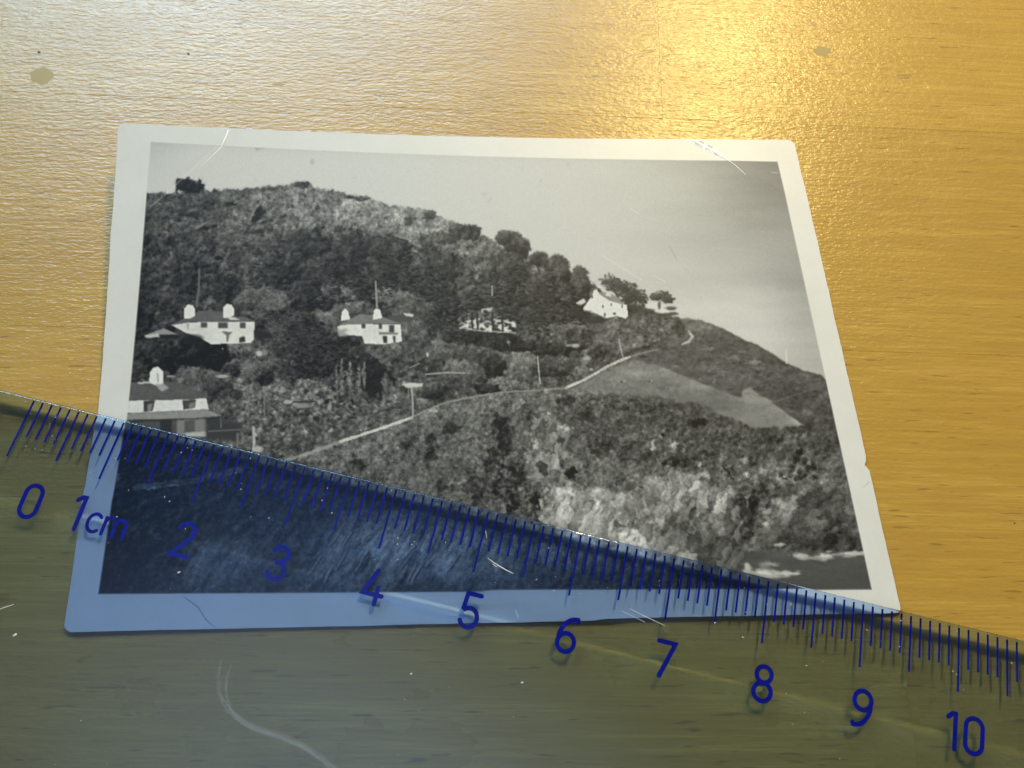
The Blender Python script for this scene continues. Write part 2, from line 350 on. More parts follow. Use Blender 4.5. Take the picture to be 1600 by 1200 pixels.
    s1 = strata(112, 30, 7, 311); s2 = strata(128, 60, 22, 322); s3 = strata(70, 26, 10, 340)
    s4 = strata(104, 16, 4, 345)
    tone = 122 + 30 * s1 + 52 * s2 + 26 * s3 + 24 * s4 + 44 * rk2 + 10 * fine
    tone = tone - 34 * np.clip((GX - 1030) / 120, 0, 1) * np.clip((GY - 795) / 40, 0, 1) + 30 * np.exp(-(((GX - 930) / 80) ** 2 + ((GY - 835) / 26) ** 2)) - 26 * np.clip(-.1 - s2, 0, 1)
    tone = tone - 22 * np.clip((GX - 1010) / 90, 0, 1) - 16 * np.clip((GX - 1110) / 50, 0, 1)
    im = lay(im, rm * np.clip((1172 - GX + 26 * fbm(20, 355, 3)) / 24, 0, 1), tone)
    for k in range(120):       # splintered ribs and cracks
        x = 850 + 310 * prng.rand(); y = 762 + 95 * prng.rand()
        L = 4 + 9 * prng.rand(); dk = prng.rand() < .5
        s = -.35 - .5 * prng.rand()
        line(im, [(x, y), (x + s * L, y + L)], 1.5 + 3.5 * prng.rand(), (84 + 40 * prng.rand()) if dk else (170 + 30 * prng.rand()), .38)
    for a in ((850, 800, 7, 9, 190), (872, 815, 12, 7, 184), (862, 788, 8, 8, 176), (868, 768, 9, 9, 172), (838, 695, 4, 15, 186), (826, 715, 6, 9, 172), (845, 715, 5, 5, 168), (874, 666, 6, 6, 196), (886, 672, 8, 4, 186), (848, 648, 5, 3, 190), (854, 655, 7, 6, 178), (824, 676, 6, 5, 158), (842, 718, 6, 5, 168), (868, 730, 9, 12, 150),
              (872, 722, 5, 7, 160), (928, 674, 5, 3, 170), (1021, 700, 7, 4, 178), (1050, 695, 8, 5, 150), (1066, 704, 4, 5, 170), (1032, 682, 5, 3, 140), (1165, 720, 8, 6, 158), (1140, 728, 6, 6, 150), (1166, 742, 6, 5, 176), (1190, 735, 8, 8, 140), (1180, 745, 12, 10, 118), (1130, 715, 10, 8, 118), (1110, 700, 16, 8, 112), (1098, 742, 14, 5, 170),
              (986, 790, 9, 6, 168), (1045, 778, 4, 14, 178), (1142, 775, 8, 12, 178), (1130, 800, 12, 14, 150), (1150, 815, 14, 9, 150), (1130, 850, 14, 12, 148), (1100, 860, 18, 10, 130), (776, 728, 8, 5, 130), (772, 715, 5, 4, 140), (800, 700, 5, 6, 122), (830, 745, 6, 7, 128), (842, 750, 5, 6, 124), (918, 790, 12, 10, 164)):
        dab(im, *a[:4], a[4], 14, .7, .3)
    for a in ((862, 811, 8, 2.6, 66), (858, 817, 2, 6, 80), (1008, 770, 3, 9, 96), (890, 734, 6, 7, 40), (898, 745, 5, 5, 48), (1152, 785, 10, 16, 50), (1160, 800, 10, 18, 40), (1172, 810, 9, 26, 34), (1176, 780, 7, 16, 44), (1168, 840, 10, 16, 36), (1180, 790, 6, 12, 40),
              (1192, 765, 6, 14, 34), (1200, 775, 4, 12, 40), (1118, 806, 8, 7, 76), (1068, 815, 8, 7, 96), (1100, 845, 10, 10, 88), (1112, 855, 6, 16, 76), (1145, 735, 5, 8, 48), (1175, 725, 5, 6, 44), (840, 800, 5, 16, 38), (1040, 845, 14, 9, 104), (1156, 865, 12, 8, 70), (920, 812, 8, 6, 110), (925, 820, 4, 12, 80), (996, 822, 10, 6, 108)):
        dab(im, *a[:4], a[4], 6, .75, .35)
    line(im, [(1128, 728), (1140, 742), (1150, 756)], 3, 44, .8); line(im, [(1110, 696), (1124, 704)], 2.4, 48, .7); line(im, [(1000, 808), (968, 830)], 1.6, 84, .6); line(im, [(1042, 804), (1034, 824), (1015, 832)], 2, 84, .7); line(im, [(1168, 775), (1170, 792)], 3, 120, .8); line(im, [(1180, 765), (1188, 790)], 5, 104, .8)
    # right shore rocks, dark cove, sea
    sea = poly([(1150, 870), (1180, 862), (1240, 858), (1290, 862), (1380, 862), (1380, 960), (1100, 960)], 2, 3)
    im = lay(im, poly([(1190, 770), (1260, 750), (1330, 760), (1380, 880), (1240, 868), (1180, 860), (1185, 800)], 3, 8), 76 + 18 * mid + 10 * fine)
    for a in ((1212, 786, 18, 10, 138), (1230, 792, 16, 10, 132), (1198, 798, 14, 6, 150), (1196, 818, 12, 8, 172), (1220, 806, 12, 10, 120), (1258, 766, 14, 8, 122), (1290, 755, 14, 12, 110), (1280, 795, 26, 12, 88), (1250, 815, 36, 9, 80), (1310, 790, 16, 16, 80), (1230, 835, 36, 10, 62), (1300, 840, 30, 20, 40), (1270, 850, 40, 12, 44), (1330, 850, 20, 14, 40), (1246, 800, 5, 14, 52), (1320, 820, 22, 14, 56)):
        for k in range(9):
            dab(im, a[0] + prng.randn() * a[2] * .4, a[1] + prng.randn() * a[3] * .4, a[2] * (.3 + .3 * prng.rand()), a[3] * (.35 + .4 * prng.rand()), a[4] + prng.randn() * 8, 10, .6, .3)
    im = lay(im, sea, 76 + 6 * fbm(20, 401, 3, 2.5, .4))
    dab(im, 1170, 868, 34, 8, 70, 2, .8); dab(im, 1215, 851, 16, 4, 112, 0, .9, .2); dab(im, 1222, 851, 10, 2.4, 150, 0, .9, .2)
    for a in ((1252, 870, 14, 6, 172), (1244, 866, 10, 4, 150), (1290, 870, 15, 7, 182), (1276, 872, 8, 4, 140), (1325, 866, 18, 5, 172), (1342, 865, 14, 4, 150), (1190, 896, 26, 8, 186), (1165, 890, 7, 14, 170), (1210, 898, 18, 6, 176), (1240, 895, 12, 5, 160), (1198, 882, 12, 8, 130), (1222, 900, 20, 4, 150)):
        for k in range(7):
            dab(im, a[0] + prng.randn() * a[2] * .35, a[1] + prng.randn() * a[3] * .3, a[2] * (.4 + .4 * prng.rand()), a[3] * (.5 + .4 * prng.rand()), a[4] + prng.randn() * 8, 4, .5, .2)
    # --- foreground cliff (the part lying under the ruler)
    fg = [(140, 690), (330, 700), (440, 722), (560, 760), (700, 800), (845, 830), (1000, 870), (1180, 915), (1180, 960), (140, 960)]
    fm = poly(fg, 3, 4)
    stk = fbm(26, 501, 4, .5, 1.7)
    sx = GX + (GY - 850) * .75
    stk = np.sin(sx * .21 + 3.5 * fbm(60, 521, 3)) * .5 + np.sin(sx * .47 + 4 * mid) * .3 + stk
    tone = 58 + 12 * big + 10 * mid - 22 * np.clip((400 - GX) / 200, 0, 1)
    br = np.exp(-(((GX - 590) / 95) ** 2 + ((GY - 860 + (GX - 590) * .1) / 44) ** 2)) + .8 * np.exp(-(((GX - 720) / 70) ** 2 + ((GY - 870) / 34) ** 2)) + .5 * np.exp(-(((GX - 340) / 60) ** 2 + ((GY - 880) / 40) ** 2))
    f1 = strata(122, 70, 9, 511); f2 = strata(128, 130, 30, 522)
    tone = tone + br * (40 + 74 * f1 + 84 * f2) + 7 * f2 + 10 * np.clip((GX - 600) / 200, 0, 1) * (760 < GY) + 14 * fine
    tone = tone + 50 * np.exp(-(((GX - 900) / 130) ** 2 + ((GY - 860) / 30) ** 2)) * (1 + .8 * rk)
    im = lay(im, fm, tone)
    for pts in ([(648, 864), (634, 884), (624, 906), (608, 925)], [(645, 862), (632, 882), (622, 906), (606, 924)], [(585, 842), (572, 864), (560, 890)], [(540, 876), (510, 896), (480, 918)], [(556, 880), (528, 900), (512, 922)], [(572, 846), (560, 852), (545, 880)], [(520, 824), (508, 846)], [(330, 890), (318, 908), (312, 922)], [(366, 880), (352, 905)]):
        line(im, pts, 5.5, 104, .35); line(im, [(x + 7, y + 3) for x, y in pts], 6, 34, .45)
    im = lay(im, poly([(612, 880), (625, 890), (600, 925), (585, 925)], 2, 3) * .6, 120)
    line(im, [(215, 767), (262, 762), (305, 755), (360, 742), (398, 728)], 9, 92, .75); line(im, [(232, 768), (280, 762)], 3, 124, .8)
    dab(im, 182, 752, 12, 10, 110, 6, .8); dab(im, 282, 720, 14, 8, 76, 6, .5); dab(im, 345, 776, 8, 4, 84, 2, .7); dab(im, 430, 800, 40, 14, 58, 4, .4)
    # shaded clefts of the cliff and lit ledges between them
    def cleft(x, y, L, w, t, lean):
        px, py = x, y
        for i in range(int(L / 4)):
            qx, qy = px + lean * 4 + prng.randn() * 1.6, py + 4
            for _ in range(3): dab(im, px + prng.randn() * w * .45, py + prng.randn() * 4, 1.5 + w * .38 * prng.rand(), 2 + w * .5 * prng.rand(), t + 12 * prng.randn(), 10, .6, .2)
            px, py = qx, qy
    for a in ((778, 650, 60, 11, 40, .1), (790, 660, 70, 9, 42, -.1), (770, 700, 60, 9, 46, .15), (800, 720, 90, 12, 40, .1), (815, 740, 80, 10, 36, .15), (838, 770, 50, 8, 34, .05), (776, 770, 50, 9, 46, 0), (750, 760, 50, 7, 50, .1), (672, 690, 36, 8, 52, .1), (700, 668, 14, 10, 56, .6),
              (828, 655, 20, 7, 52, .3), (1150, 770, 40, 8, 44, .1), (1164, 780, 70, 13, 36, .05), (1176, 770, 60, 10, 38, .02), (1190, 752, 40, 7, 38, .1), (1112, 795, 26, 6, 74, -.3), (1112, 838, 34, 6, 72, .1), (1066, 800, 24, 6, 92, -.4), (1040, 806, 30, 4, 88, -.5), (1000, 770, 22, 4, 96, -.4), (924, 812, 24, 5, 78, -.4), (962, 790, 30, 4, 100, -.5), (1085, 770, 30, 4, 100, -.5), (895, 740, 12, 7, 42, .2)):
        cleft(*a)
    for a in ((836, 676, 34, 5, 176, -.05), (826, 704, 22, 7, 166, .1), (846, 708, 14, 6, 158, .1), (872, 660, 10, 8, 190, .6), (884, 668, 6, 6, 182, 1.4), (850, 646, 12, 8, 180, .5), (870, 725, 20, 6, 150, -.2), (846, 790, 26, 8, 188, .1), (860, 764, 22, 9, 172, .3), (880, 800, 16, 8, 184, .8), (1018, 692, 8, 6, 176, 1), (1048, 690, 14, 6, 156, .8), (1140, 760, 30, 10, 168, -.3), (1128, 790, 40, 9, 146, -.3), (1150, 800, 20, 7, 150, .2), (1098, 738, 10, 8, 165, 1.6), (1062, 742, 16, 9, 160, .8), (1024, 760, 40, 8, 164, -.35), (1044, 765, 34, 6, 176, -.4), (990, 780, 20, 8, 168, -.5), (960, 830, 20, 12, 186, -.6), (905, 822, 14, 12, 190, .4)):
        cleft(*a)
    shore = poly([(1185, 690), (1300, 680), (1360, 860), (1240, 866), (1180, 850), (1200, 770)], 10)
    im = im * (1 + shore * .35 * strata(150, 60, 20, 350)) + shore * 10 * strata(35, 40, 12, 360)
    hs = poly(head, 4)
    hs[:] = hs; im = im + hs * (10 * strata(28, 90, 9, 370) + 12 * fbm(16, 371, 3, 2, .8))
    # no outline stays as drawn; leaf-scale light and shade over everything that grows
    land = np.clip(poly(hill, 1.5, 2) + poly(head, 1.5) + poly(cliff, 1.5), 0, 1)
    for a in ((296, 291, 22, 14), (800, 379, 17, 16), (814, 388, 14, 14), (841, 405, 12, 11), (868, 415, 20, 15), (905, 440, 14, 22)):
        land = np.maximum(land, np.clip(1.4 - np.hypot((GX - a[0]) / a[2], (GY - a[1]) / a[3]), 0, 1))
    seam = poly([(1140, 868), (1180, 862), (1240, 862), (1380, 868), (1380, 960), (1100, 960)], 3)
    hm = poly([(1062, 490), (1090, 492), (1140, 510), (1200, 540), (1230, 560), (1300, 580), (1330, 700), (1180, 668), (980, 615), (886, 606), (985, 560), (1045, 535)], 3)
    calm = np.clip(hm + seam, 0, 1)
    im = im * calm + (1 - calm) * warp(warp(im, 3.4, 9, 610), 2.0, 4, 640)
    land = land * (1 - seam)
    tex = fbm(4.5, 700, 3, gain=.9); tex2 = fbm(13, 730, 3)
    lit = (blur(tex2, 1)[:, :] - np.roll(np.roll(blur(tex2, 1), 2, 0), 2, 1))
    grass = np.clip(poly([(886, 606), (985, 562), (1060, 572), (1190, 615), (1262, 668), (1180, 668), (980, 615)], 4) + .7 * poly(head, 4), 0, 1)
    k = land * (1 - .75 * grass) * (1 - .55 * rm)
    im = im * (1 + k * (.36 * tex + .22 * tex2)) + k * 40 * lit
    for q in range(2600):      # sunlit sprigs and holes of shade
        x = 230 + 960 * prng.rand(); y = 300 + 500 * prng.rand()
        if land[int(y - PY0), int(x - PX0)] > .9 and grass[int(y - PY0), int(x - PX0)] < .3:
            t = im[int(y - PY0), int(x - PX0)]
            dab(im, x, y, 1.2 + 1.6 * prng.rand(), 1 + 1.2 * prng.rand(), t * (1.45 if prng.rand() < .5 else .6), 0, .6, .2)
    # conifers: tiers of drooping sprays, ragged outline
    def conifer(x, y, w, h, t):
        n = int(h / 3.2)
        for i in range(n):
            f = (i + .5) / n; yy = y - h + h * f
            ww = w * (.10 + .90 * f ** .8) * (.75 + .4 * prng.rand())
            m = max(2, int(ww / 3.5))
            for j in range(m):
                q = prng.uniform(-1, 1)
                dab(im, x + q * ww * .5, yy + abs(q) * 3.0 + prng.randn(), 3.2 + 2 * prng.rand(), 1.7 + 1.1 * prng.rand(), t + 14 * prng.randn() - 9 * q, 20, .72, .35)
    for a in ((470, 552, 62, 66, 50), (452, 545, 46, 54, 54), (500, 560, 64, 60, 46), (528, 575, 56, 52, 44), (486, 590, 70, 50, 44), (545, 592, 50, 40, 42), (462, 590, 44, 44, 48),
              (488, 478, 44, 64, 46), (520, 470, 44, 60, 50), (560, 470, 40, 72, 46), (600, 462, 46, 66, 48), (636, 452, 44, 60, 52), (690, 500, 40, 74, 48), (712, 520, 46, 60, 46), (668, 470, 44, 66, 52),
              (800, 470, 52, 66, 52), (772, 480, 40, 60, 54), (740, 495, 36, 48, 50), (858, 500, 60, 84, 50), (835, 520, 54, 56, 50), (890, 505, 46, 64, 48), (430, 440, 40, 52, 52), (400, 450, 40, 40, 56)):
        conifer(*a)
    rt = .55 * facets(820, 1190, 720, 905, 420, 112, 2.2, 801, 138, 30) + .45 * facets(820, 1190, 720, 905, 110, 120, 1.8, 802, 136, 34, 5)
    rt = rt + 34 * rk2 - 26 * np.clip((GX - 1010) / 90, 0, 1) + 24 * np.exp(-(((GX - 925) / 80) ** 2 + ((GY - 832) / 30) ** 2)) - 20 * np.clip((GX - 1040) / 60, 0, 1) * np.clip((GY - 815) / 40, 0, 1)
    rmk = blur(rm * np.clip((1168 - GX + 26 * fbm(20, 355, 3)) / 20, 0, 1) * poly([(820, 725), (1188, 725), (1188, 900), (820, 900)], 2), .8)
    rt = warp(warp(rt, 4, 10, 810), 2.0, 4, 820) * (1 + .12 * tex)
    rt = 128 + 1.35 * (rt - 128)
    im = im * (1 - .66 * rmk) + .66 * rmk * np.clip(rt, 40, 218)
    bm_ = blur(np.clip((poly([(822, 640), (880, 636), (900, 680), (884, 740), (860, 790), (838, 770), (826, 720)], 8, 6) - .5) * 3 + .3 + 1.6 * fbm(16, 356, 4), 0, 1), .8)
    im = im * (1 - .5 * bm_) + .5 * bm_ * np.clip(warp(facets(810, 910, 630, 800, 150, 100, 1.9, 803, 126, 46), 5, 8, 830), 40, 210)
    sm = blur(np.clip((poly([(1185, 770), (1260, 750), (1330, 770), (1350, 850), (1240, 862), (1180, 850)], 8, 6) - .5) * 3 + .3 + 1.2 * fbm(20, 357, 4), 0, 1), .8)
    im = im * (1 - .4 * sm) + .4 * sm * np.clip(warp(facets(1170, 1365, 735, 870, 120, 150, 1.8, 804, 84, 26), 5, 9, 840) + 50 * np.exp(-(((GX - 1212) / 34) ** 2 + ((GY - 795) / 24) ** 2)) - 26 * np.clip((GX - 1240) / 60, 0, 1) * np.clip((GY - 815) / 30, 0, 1), 30, 180)
    fmk = blur(np.clip(br * 1.3 + .5 * fbm(26, 358, 4), 0, 1), 1) * fm
    im = im * (1 - .55 * fmk) + .55 * fmk * np.clip(8 + .6 * facets(260, 860, 800, 940, 420, 124, 4.0, 805, 100, 40) + .4 * facets(260, 860, 800, 940, 110, 128, 4.5, 806, 104, 52, 6), 26, 190)
    # crisp things in front: cracks in the rock, outcrops, spires, poles, surf
    for q in range(30):
        x = 846 + 312 * prng.rand(); y = 758 + 105 * prng.rand()
        if rm[int(y - PY0), int(x - PX0)] < .6: continue
        L = 4 + 10 * prng.rand(); ln = .3 - 1.2 * prng.rand(); w = .8 + 1.8 * prng.rand(); p = [(x, y)]
        for i in range(3): p.append((p[-1][0] + ln * L / 3 + prng.randn() * 1.3, p[-1][1] + L / 3))
        line(im, p, w, 72 + 30 * prng.rand(), .42); line(im, [(a - 2.2, b - .6) for a, b in p], w * .9, 172 + 22 * prng.rand(), .3)
    for q in range(24):        # ledges catching the sun
        x = 850 + 170 * prng.rand(); y = 790 + 70 * prng.rand()
        dab(im, x, y, 3 + 7 * prng.rand(), 1.5 + 3 * prng.rand(), 182 + 12 * prng.randn(), 22, .6, .3)
    for q in range(40):       # splintered strata of the near cliff
        x = 440 + 300 * prng.rand(); y = 815 + 105 * prng.rand()
        if br[int(y - PY0), int(x - PX0)] < .35: continue
        L = 6 + 22 * prng.rand(); w = .9 + 1.8 * prng.rand(); p = [(x, y)]
        for i in range(3): p.append((p[-1][0] - .62 * L / 3 + prng.randn() * 1.2, p[-1][1] + L / 3))
        line(im, p, w, 30 + 20 * prng.rand(), .5); line(im, [(a - 2.4, b - .8) for a, b in p], w * 1.3, 132 + 30 * prng.rand(), .45)
    for a in ((404, 331, 11, 9, 38), (398, 342, 6, 7, 40), (360, 318, 12, 3.5, 42), (376, 312, 7, 2.5, 46), (318, 357, 8, 4, 42), (294, 336, 13, 3, 46), (442, 336, 5, 4, 48), (640, 345, 8, 8, 62), (352, 480, 30, 10, 58)):
        for q in range(9): dab(im, a[0] + prng.randn() * a[2] * .4, a[1] + prng.randn() * a[3] * .4, a[2] * (.3 + .3 * prng.rand()), a[3] * (.4 + .3 * prng.rand()), a[4] + 5 * prng.randn(), 8, .55, .2)
    for p in ([(409, 314), (402, 322), (396, 330), (390, 345)], [(449, 330), (441, 336)], [(323, 347), (308, 357)], [(462, 320), (476, 330)], [(380, 311), (366, 317)]): line(im, p, 2.6, 126, .65)
    line(im, [(312, 420), (311, 450), (307, 478)], 2.8, 96, .75); line(im, [(769, 448), (769, 462)], 1.8, 160, .8)
    for a in ((590, 590, 18, 24, 34), (582, 606, 14, 14, 36), (598, 578, 10, 12, 38)):
        for q in range(30): dab(im, a[0] + prng.randn() * a[2] * .4, a[1] + prng.randn() * a[3] * .4, 4, 3.4, a[4] + 5 * prng.randn(), 6, .6, .2)
    for x, y0, y1, w, t in ((534, 560, 612, 5, 112), (547, 566, 616, 6, 118), (526, 572, 610, 4, 100), (561, 570, 614, 6, 110), (569, 566, 606, 4, 104), (602, 582, 622, 8, 98), (612, 596, 622, 6, 90)):
        for q in range(int((y1 - y0) * 1.1)):
            f = prng.rand(); yy = y0 + (y1 - y0) * f
            dab(im, x + prng.randn() * w * (.12 + .30 * f), yy, 1.6, 2.6, t + 20 * prng.randn(), 8, .6, .2)
    for a in ((820, 566, 20, 17, 112), (848, 574, 12, 14, 66), (872, 574, 20, 12, 64), (690, 552, 18, 10, 92), (395, 580, 15, 11, 96), (341, 595, 18, 9, 66), (430, 468, 20, 13, 96), (640, 470, 24, 11, 96), (610, 462, 20, 10, 100), (735, 590, 18, 12, 84)):
        for q in range(46):
            t = prng.rand() * 6.283; d = math.sqrt(prng.rand())
            u, v = d * math.cos(t), d * math.sin(t)
            dab(im, a[0] + u * a[2], a[1] + v * a[3], 2.6, 2.0, a[4] - 26 * v - 10 * u + 9 * prng.randn(), 10, .6, .2)
    for a in ((1198, 894, 30, 6, 196), (1168, 886, 6, 10, 178), (1228, 896, 20, 4, 186), (1200, 882, 16, 5, 140), (1250, 868, 14, 5, 182), (1290, 869, 16, 6, 190), (1328, 865, 20, 4.5, 180), (1352, 864, 12, 4, 165), (1270, 872, 30, 2.5, 140), (1218, 851, 12, 2.6, 150)):
        for q in range(22): dab(im, a[0] + prng.randn() * a[2] * .42, a[1] + prng.randn() * a[3] * .3, 3 + a[2] * .22 * prng.rand(), 1.6 + a[3] * .35 * prng.rand(), a[4] + 9 * prng.randn(), 6, .5, .15)
    for q in range(220):       # rough ground on the headland
        x = 1000 + 280 * prng.rand(); y = 505 + 125 * prng.rand()
        if hs[int(y - PY0), int(x - PX0)] > .9: dab(im, x, y, 3 + 7 * prng.rand(), 1.2 + 2 * prng.rand(), im[int(y - PY0), int(x - PX0)] * (1 + .28 * prng.randn()), 8, .5, .2)
    for a in ((1110, 545, 12, 4, 118), (1150, 560, 14, 4, 120), (1178, 566, 12, 4, 126), (1092, 530, 10, 3, 106)):
        for q in range(8): dab(im, a[0] + prng.randn() * a[2] * .5, a[1] + prng.randn() * a[3] * .5, 4, 2, a[4] + 8 * prng.randn(), 8, .5, .2)
    # the paths
    nz = .75 + .5 * prng.rand(64)
    def trail(pts, w, t, op):
        p = np.array(pts, float); n = 0
        for (xa, ya), (xb, yb) in zip(p[:-1], p[1:]):
            m = max(2, int(math.hypot(xb - xa, yb - ya) / 5))
            for i in range(m):
                f, g = i / m, (i + 1) / m
                line(im, [(xa + (xb - xa) * f, ya + (yb - ya) * f + prng.randn() * .3), (xa + (xb - xa) * g, ya + (yb - ya) * g + prng.randn() * .3)], w * nz[n % 64], t + prng.randn() * 7, op); n += 1
    trail([(1076, 518), (1082, 526), (1076, 534), (1066, 538)], 3.4, 164, .8)
    trail([(884, 606), (912, 594), (930, 584), (950, 572), (972, 562), (984, 558)], 3.6, 180, .9)
    trail([(984, 558), (1005, 551), (1030, 546)], 2, 140, .5)
    trail([(967, 530), (970, 545), (974, 560)], 1.8, 160, .8); trail([(840, 558), (842, 580), (844, 600)], 2.0, 165, .85)
    trail([(1228, 546), (1229, 568)], 2, 203, .6)
    trail([(440, 722), (470, 712), (505, 700), (534, 690)], 4.0, 140, .55)
    trail([(532, 690), (560, 681), (600, 668), (644, 652)], 4.0, 182, .9)
    trail([(644, 652), (668, 640), (700, 628), (740, 620), (790, 612), (840, 610), (884, 606)], 2.6, 138, .55)
    # --- houses
    W, R = 206, 92
    def P(pts, t, s=.6): 
        nonlocal im
        im = lay(im, poly(pts, s), t)
    wt = W - 8 + 10 * fine + 10 * mid - .25 * (GY - 515) * 0
    # upper left villa
    P([(268, 508), (280, 504), (398, 502), (397, 530), (392, 536), (330, 538), (316, 530), (290, 520)], wt)
    P([(266, 509), (290, 497), (311, 486), (346, 487), (366, 494), (386, 496), (400, 503), (350, 503), (300, 503)], R + 8 * fine)
    for c in ((296.5, 486), (357, 485)):
        P([(c[0] - 8.5, c[1] + 12), (c[0] - 8, c[1] - 4), (c[0] - 3, c[1] - 10), (c[0] + 5, c[1] - 9), (c[0] + 9, c[1] - 2), (c[0] + 9, c[1] + 8), (c[0] + 1, c[1] + 12)], W)
    P([(352, 494), (366, 496), (376, 500), (360, 500)], 188)
    for a in ((314, 324, 504, 512), (341, 356, 504, 513), (375, 384, 504, 513)): P([(a[0], a[2]), (a[1], a[2]), (a[1], a[3]), (a[0], a[3])], 78, .8)
    P([(346, 518), (364, 519), (358, 524), (357, 534), (354, 534), (354, 524)], 104, .8); P([(374, 528), (382, 525), (384, 534), (374, 536)], 60, .9); P([(292, 506), (296, 506), (294, 518)], 150)
    P([(398, 515), (425, 520), (428, 530), (398, 528)], 44, 2)
    P([(226, 525), (242, 518), (256, 513), (270, 519), (280, 523), (250, 523)], 132); P([(226, 524), (248, 521), (250, 527), (228, 528)], 176, .8); P([(250, 524), (282, 523), (280, 530), (252, 530)], 42, 1.2)
    dab(im, 300, 530, 22, 10, 38, 5, .9); dab(im, 318, 540, 14, 7, 36, 4, .9); dab(im, 405, 552, 6, 5, 176, 0, .9); dab(im, 413, 550, 6, 6, 130, 0, .8)
    # centre villa
    P([(527, 510), (540, 506), (626, 507), (628, 534), (600, 538), (570, 537), (566, 525), (545, 524), (530, 520)], wt)
    P([(528, 508), (548, 498), (562, 491), (590, 493), (610, 499), (627, 506), (580, 506)], 112 + 8 * fine)
    for c in ((540, 492), (590, 490)):
        P([(c[0] - 7.5, c[1] + 10), (c[0] - 6, c[1] - 4), (c[0] - 1, c[1] - 10), (c[0] + 4, c[1] - 6), (c[0] + 7.5, c[1] + 7)], W)
    P([(586, 482), (591, 478), (593, 483)], 90); line(im, [(587, 440), (588, 460), (589, 480)], 2.6, 142, .9)
    for a in ((565, 571, 506, 513), (592, 597, 506, 514), (608, 616, 508, 520)): P([(a[0], a[2]), (a[1], a[2]), (a[1], a[3]), (a[0], a[3])], 72, .8)
    P([(592, 519), (622, 520), (622, 523), (592, 523)], 120); P([(598, 525), (605, 525), (605, 536), (599, 536)], 60, .8); P([(614, 525), (618, 525), (618, 536), (615, 536)], 66, .8)
    P([(527, 515), (545, 514), (538, 520), (546, 524), (530, 526)], 150, 1.5); P([(605, 498), (628, 490), (640, 490), (650, 498), (640, 503), (620, 503)], 76, 1); P([(630, 489), (646, 491), (646, 495), (634, 494)], 190, .8)
    dab(im, 668, 554, 2.4, 4, 190, 0)
    # long villa half hidden by trees
    P([(716, 500), (724, 492), (752, 488), (772, 494), (806, 503), (806, 519), (770, 520), (718, 516)], 192 + 8 * fine, 1.0); P([(718, 499), (736, 487), (770, 486), (790, 496), (808, 503), (760, 498)], 104 + 10 * fine, 1.2)
    P([(752, 483), (770, 480), (768, 486), (752, 488)], 172, 1)
    for q in range(160):
        x = 708 + 102 * prng.rand(); y = 484 + 38 * prng.rand()
        dab(im, x, y, 2.5 + 4.5 * prng.rand(), 1.5 + 2.4 * prng.rand(), 54 + 14 * prng.randn(), 14, .8, .3)
    for x in (736, 744, 768, 783): P([(x, 488), (x + 3, 488), (x + 4, 524), (x + 1, 524)], 50, .8)
    line(im, [(722, 512), (750, 517), (806, 520)], 2, 170, .6)
    # cottage on the shoulder
    P([(911, 482), (925, 462), (934, 456), (980, 476), (981, 494), (978, 498), (964, 494), (944, 498), (932, 490), (912, 487)], 202 + 5 * fine)
    P([(934, 458), (948, 457), (966, 464), (978, 474), (970, 475), (952, 470)], 132 + 8 * fine)
    P([(926, 462), (927, 454), (933, 452), (935, 460)], 200); P([(946, 462), (947, 456), (954, 457), (955, 464)], 190); P([(899, 474), (912, 466), (916, 472), (906, 478)], 186, .8)
    for a in ((925, 464, 2, 4), (942, 479, 1.6, 3), (955, 476, 1.6, 3), (945, 492, 2, 4), (972, 478, 1.6, 4), (960, 490, 3, 2.5)): dab(im, *a, 80, 0, .9)
    dab(im, 930, 500, 24, 8, 50, 5, .85); dab(im, 915, 492, 14, 8, 46, 5, .85); dab(im, 900, 486, 14, 12, 50, 5, .8)
    for a in ((952, 441, 16, 14, 64), (968, 448, 16, 13, 60), (990, 459, 18, 16, 58), (1000, 467, 12, 14, 60), (978, 454, 18, 13, 56), (984, 468, 14, 12, 56), (1034, 462, 16, 8, 68), (1044, 468, 10, 7, 64), (1024, 464, 8, 6, 70)):
        dab(im, a[0], a[1], a[2] * .8, a[3] * .8, a[4] - 6, 10, .8, .4)
        for q in range(80):
            t = prng.rand() * 6.283; d = math.sqrt(prng.rand()) * (.92 + .16 * prng.rand()); u, v = d * math.cos(t), d * math.sin(t)
            dab(im, a[0] + u * a[2], a[1] + v * a[3], 1.8 + 1.6 * prng.rand(), 1.3 + 1.2 * prng.rand(), a[4] - 18 * v - 8 * u + 9 * prng.randn(), 10, .75, .3)
    P([(1006, 476), (1026, 472), (1046, 482), (1044, 494), (1020, 486)], 196, 1.2)
    for a in ((1030, 477, 3, 9, 70), (1048, 482, 12, 4, 62), (1052, 490, 10, 3.4, 60), (1040, 492, 16, 4, 58), (1016, 486, 10, 5, 58), (992, 480, 12, 8, 60), (1005, 484, 10, 5, 66)): dab(im, *a[:4], a[4], 6, .85, .5)
    for a in ((898, 540, 9, 5, 182), (888, 540, 6, 3, 150), (918, 560, 8, 4, 156), (924, 577, 4, 4, 168)): dab(im, *a[:4], a[4], 8, .8, .4)
    # lower left house
    P([(186, 626), (322, 622), (326, 640), (186, 646)], wt)
    P([(186, 600), (204, 597), (236, 598), (262, 596), (284, 599), (328, 620), (300, 624), (186, 626)], 84 + 8 * fine)
    P([(233, 598), (234, 582), (240, 574), (248, 573), (255, 580), (255, 600), (246, 603)], W); P([(242, 600), (256, 600), (264, 606), (252, 612)], 150, 1.2); P([(215, 597), (234, 596), (234, 599), (216, 600)], 170, .6)
    line(im, [(246, 584), (247, 596)], 2, 120, .6)
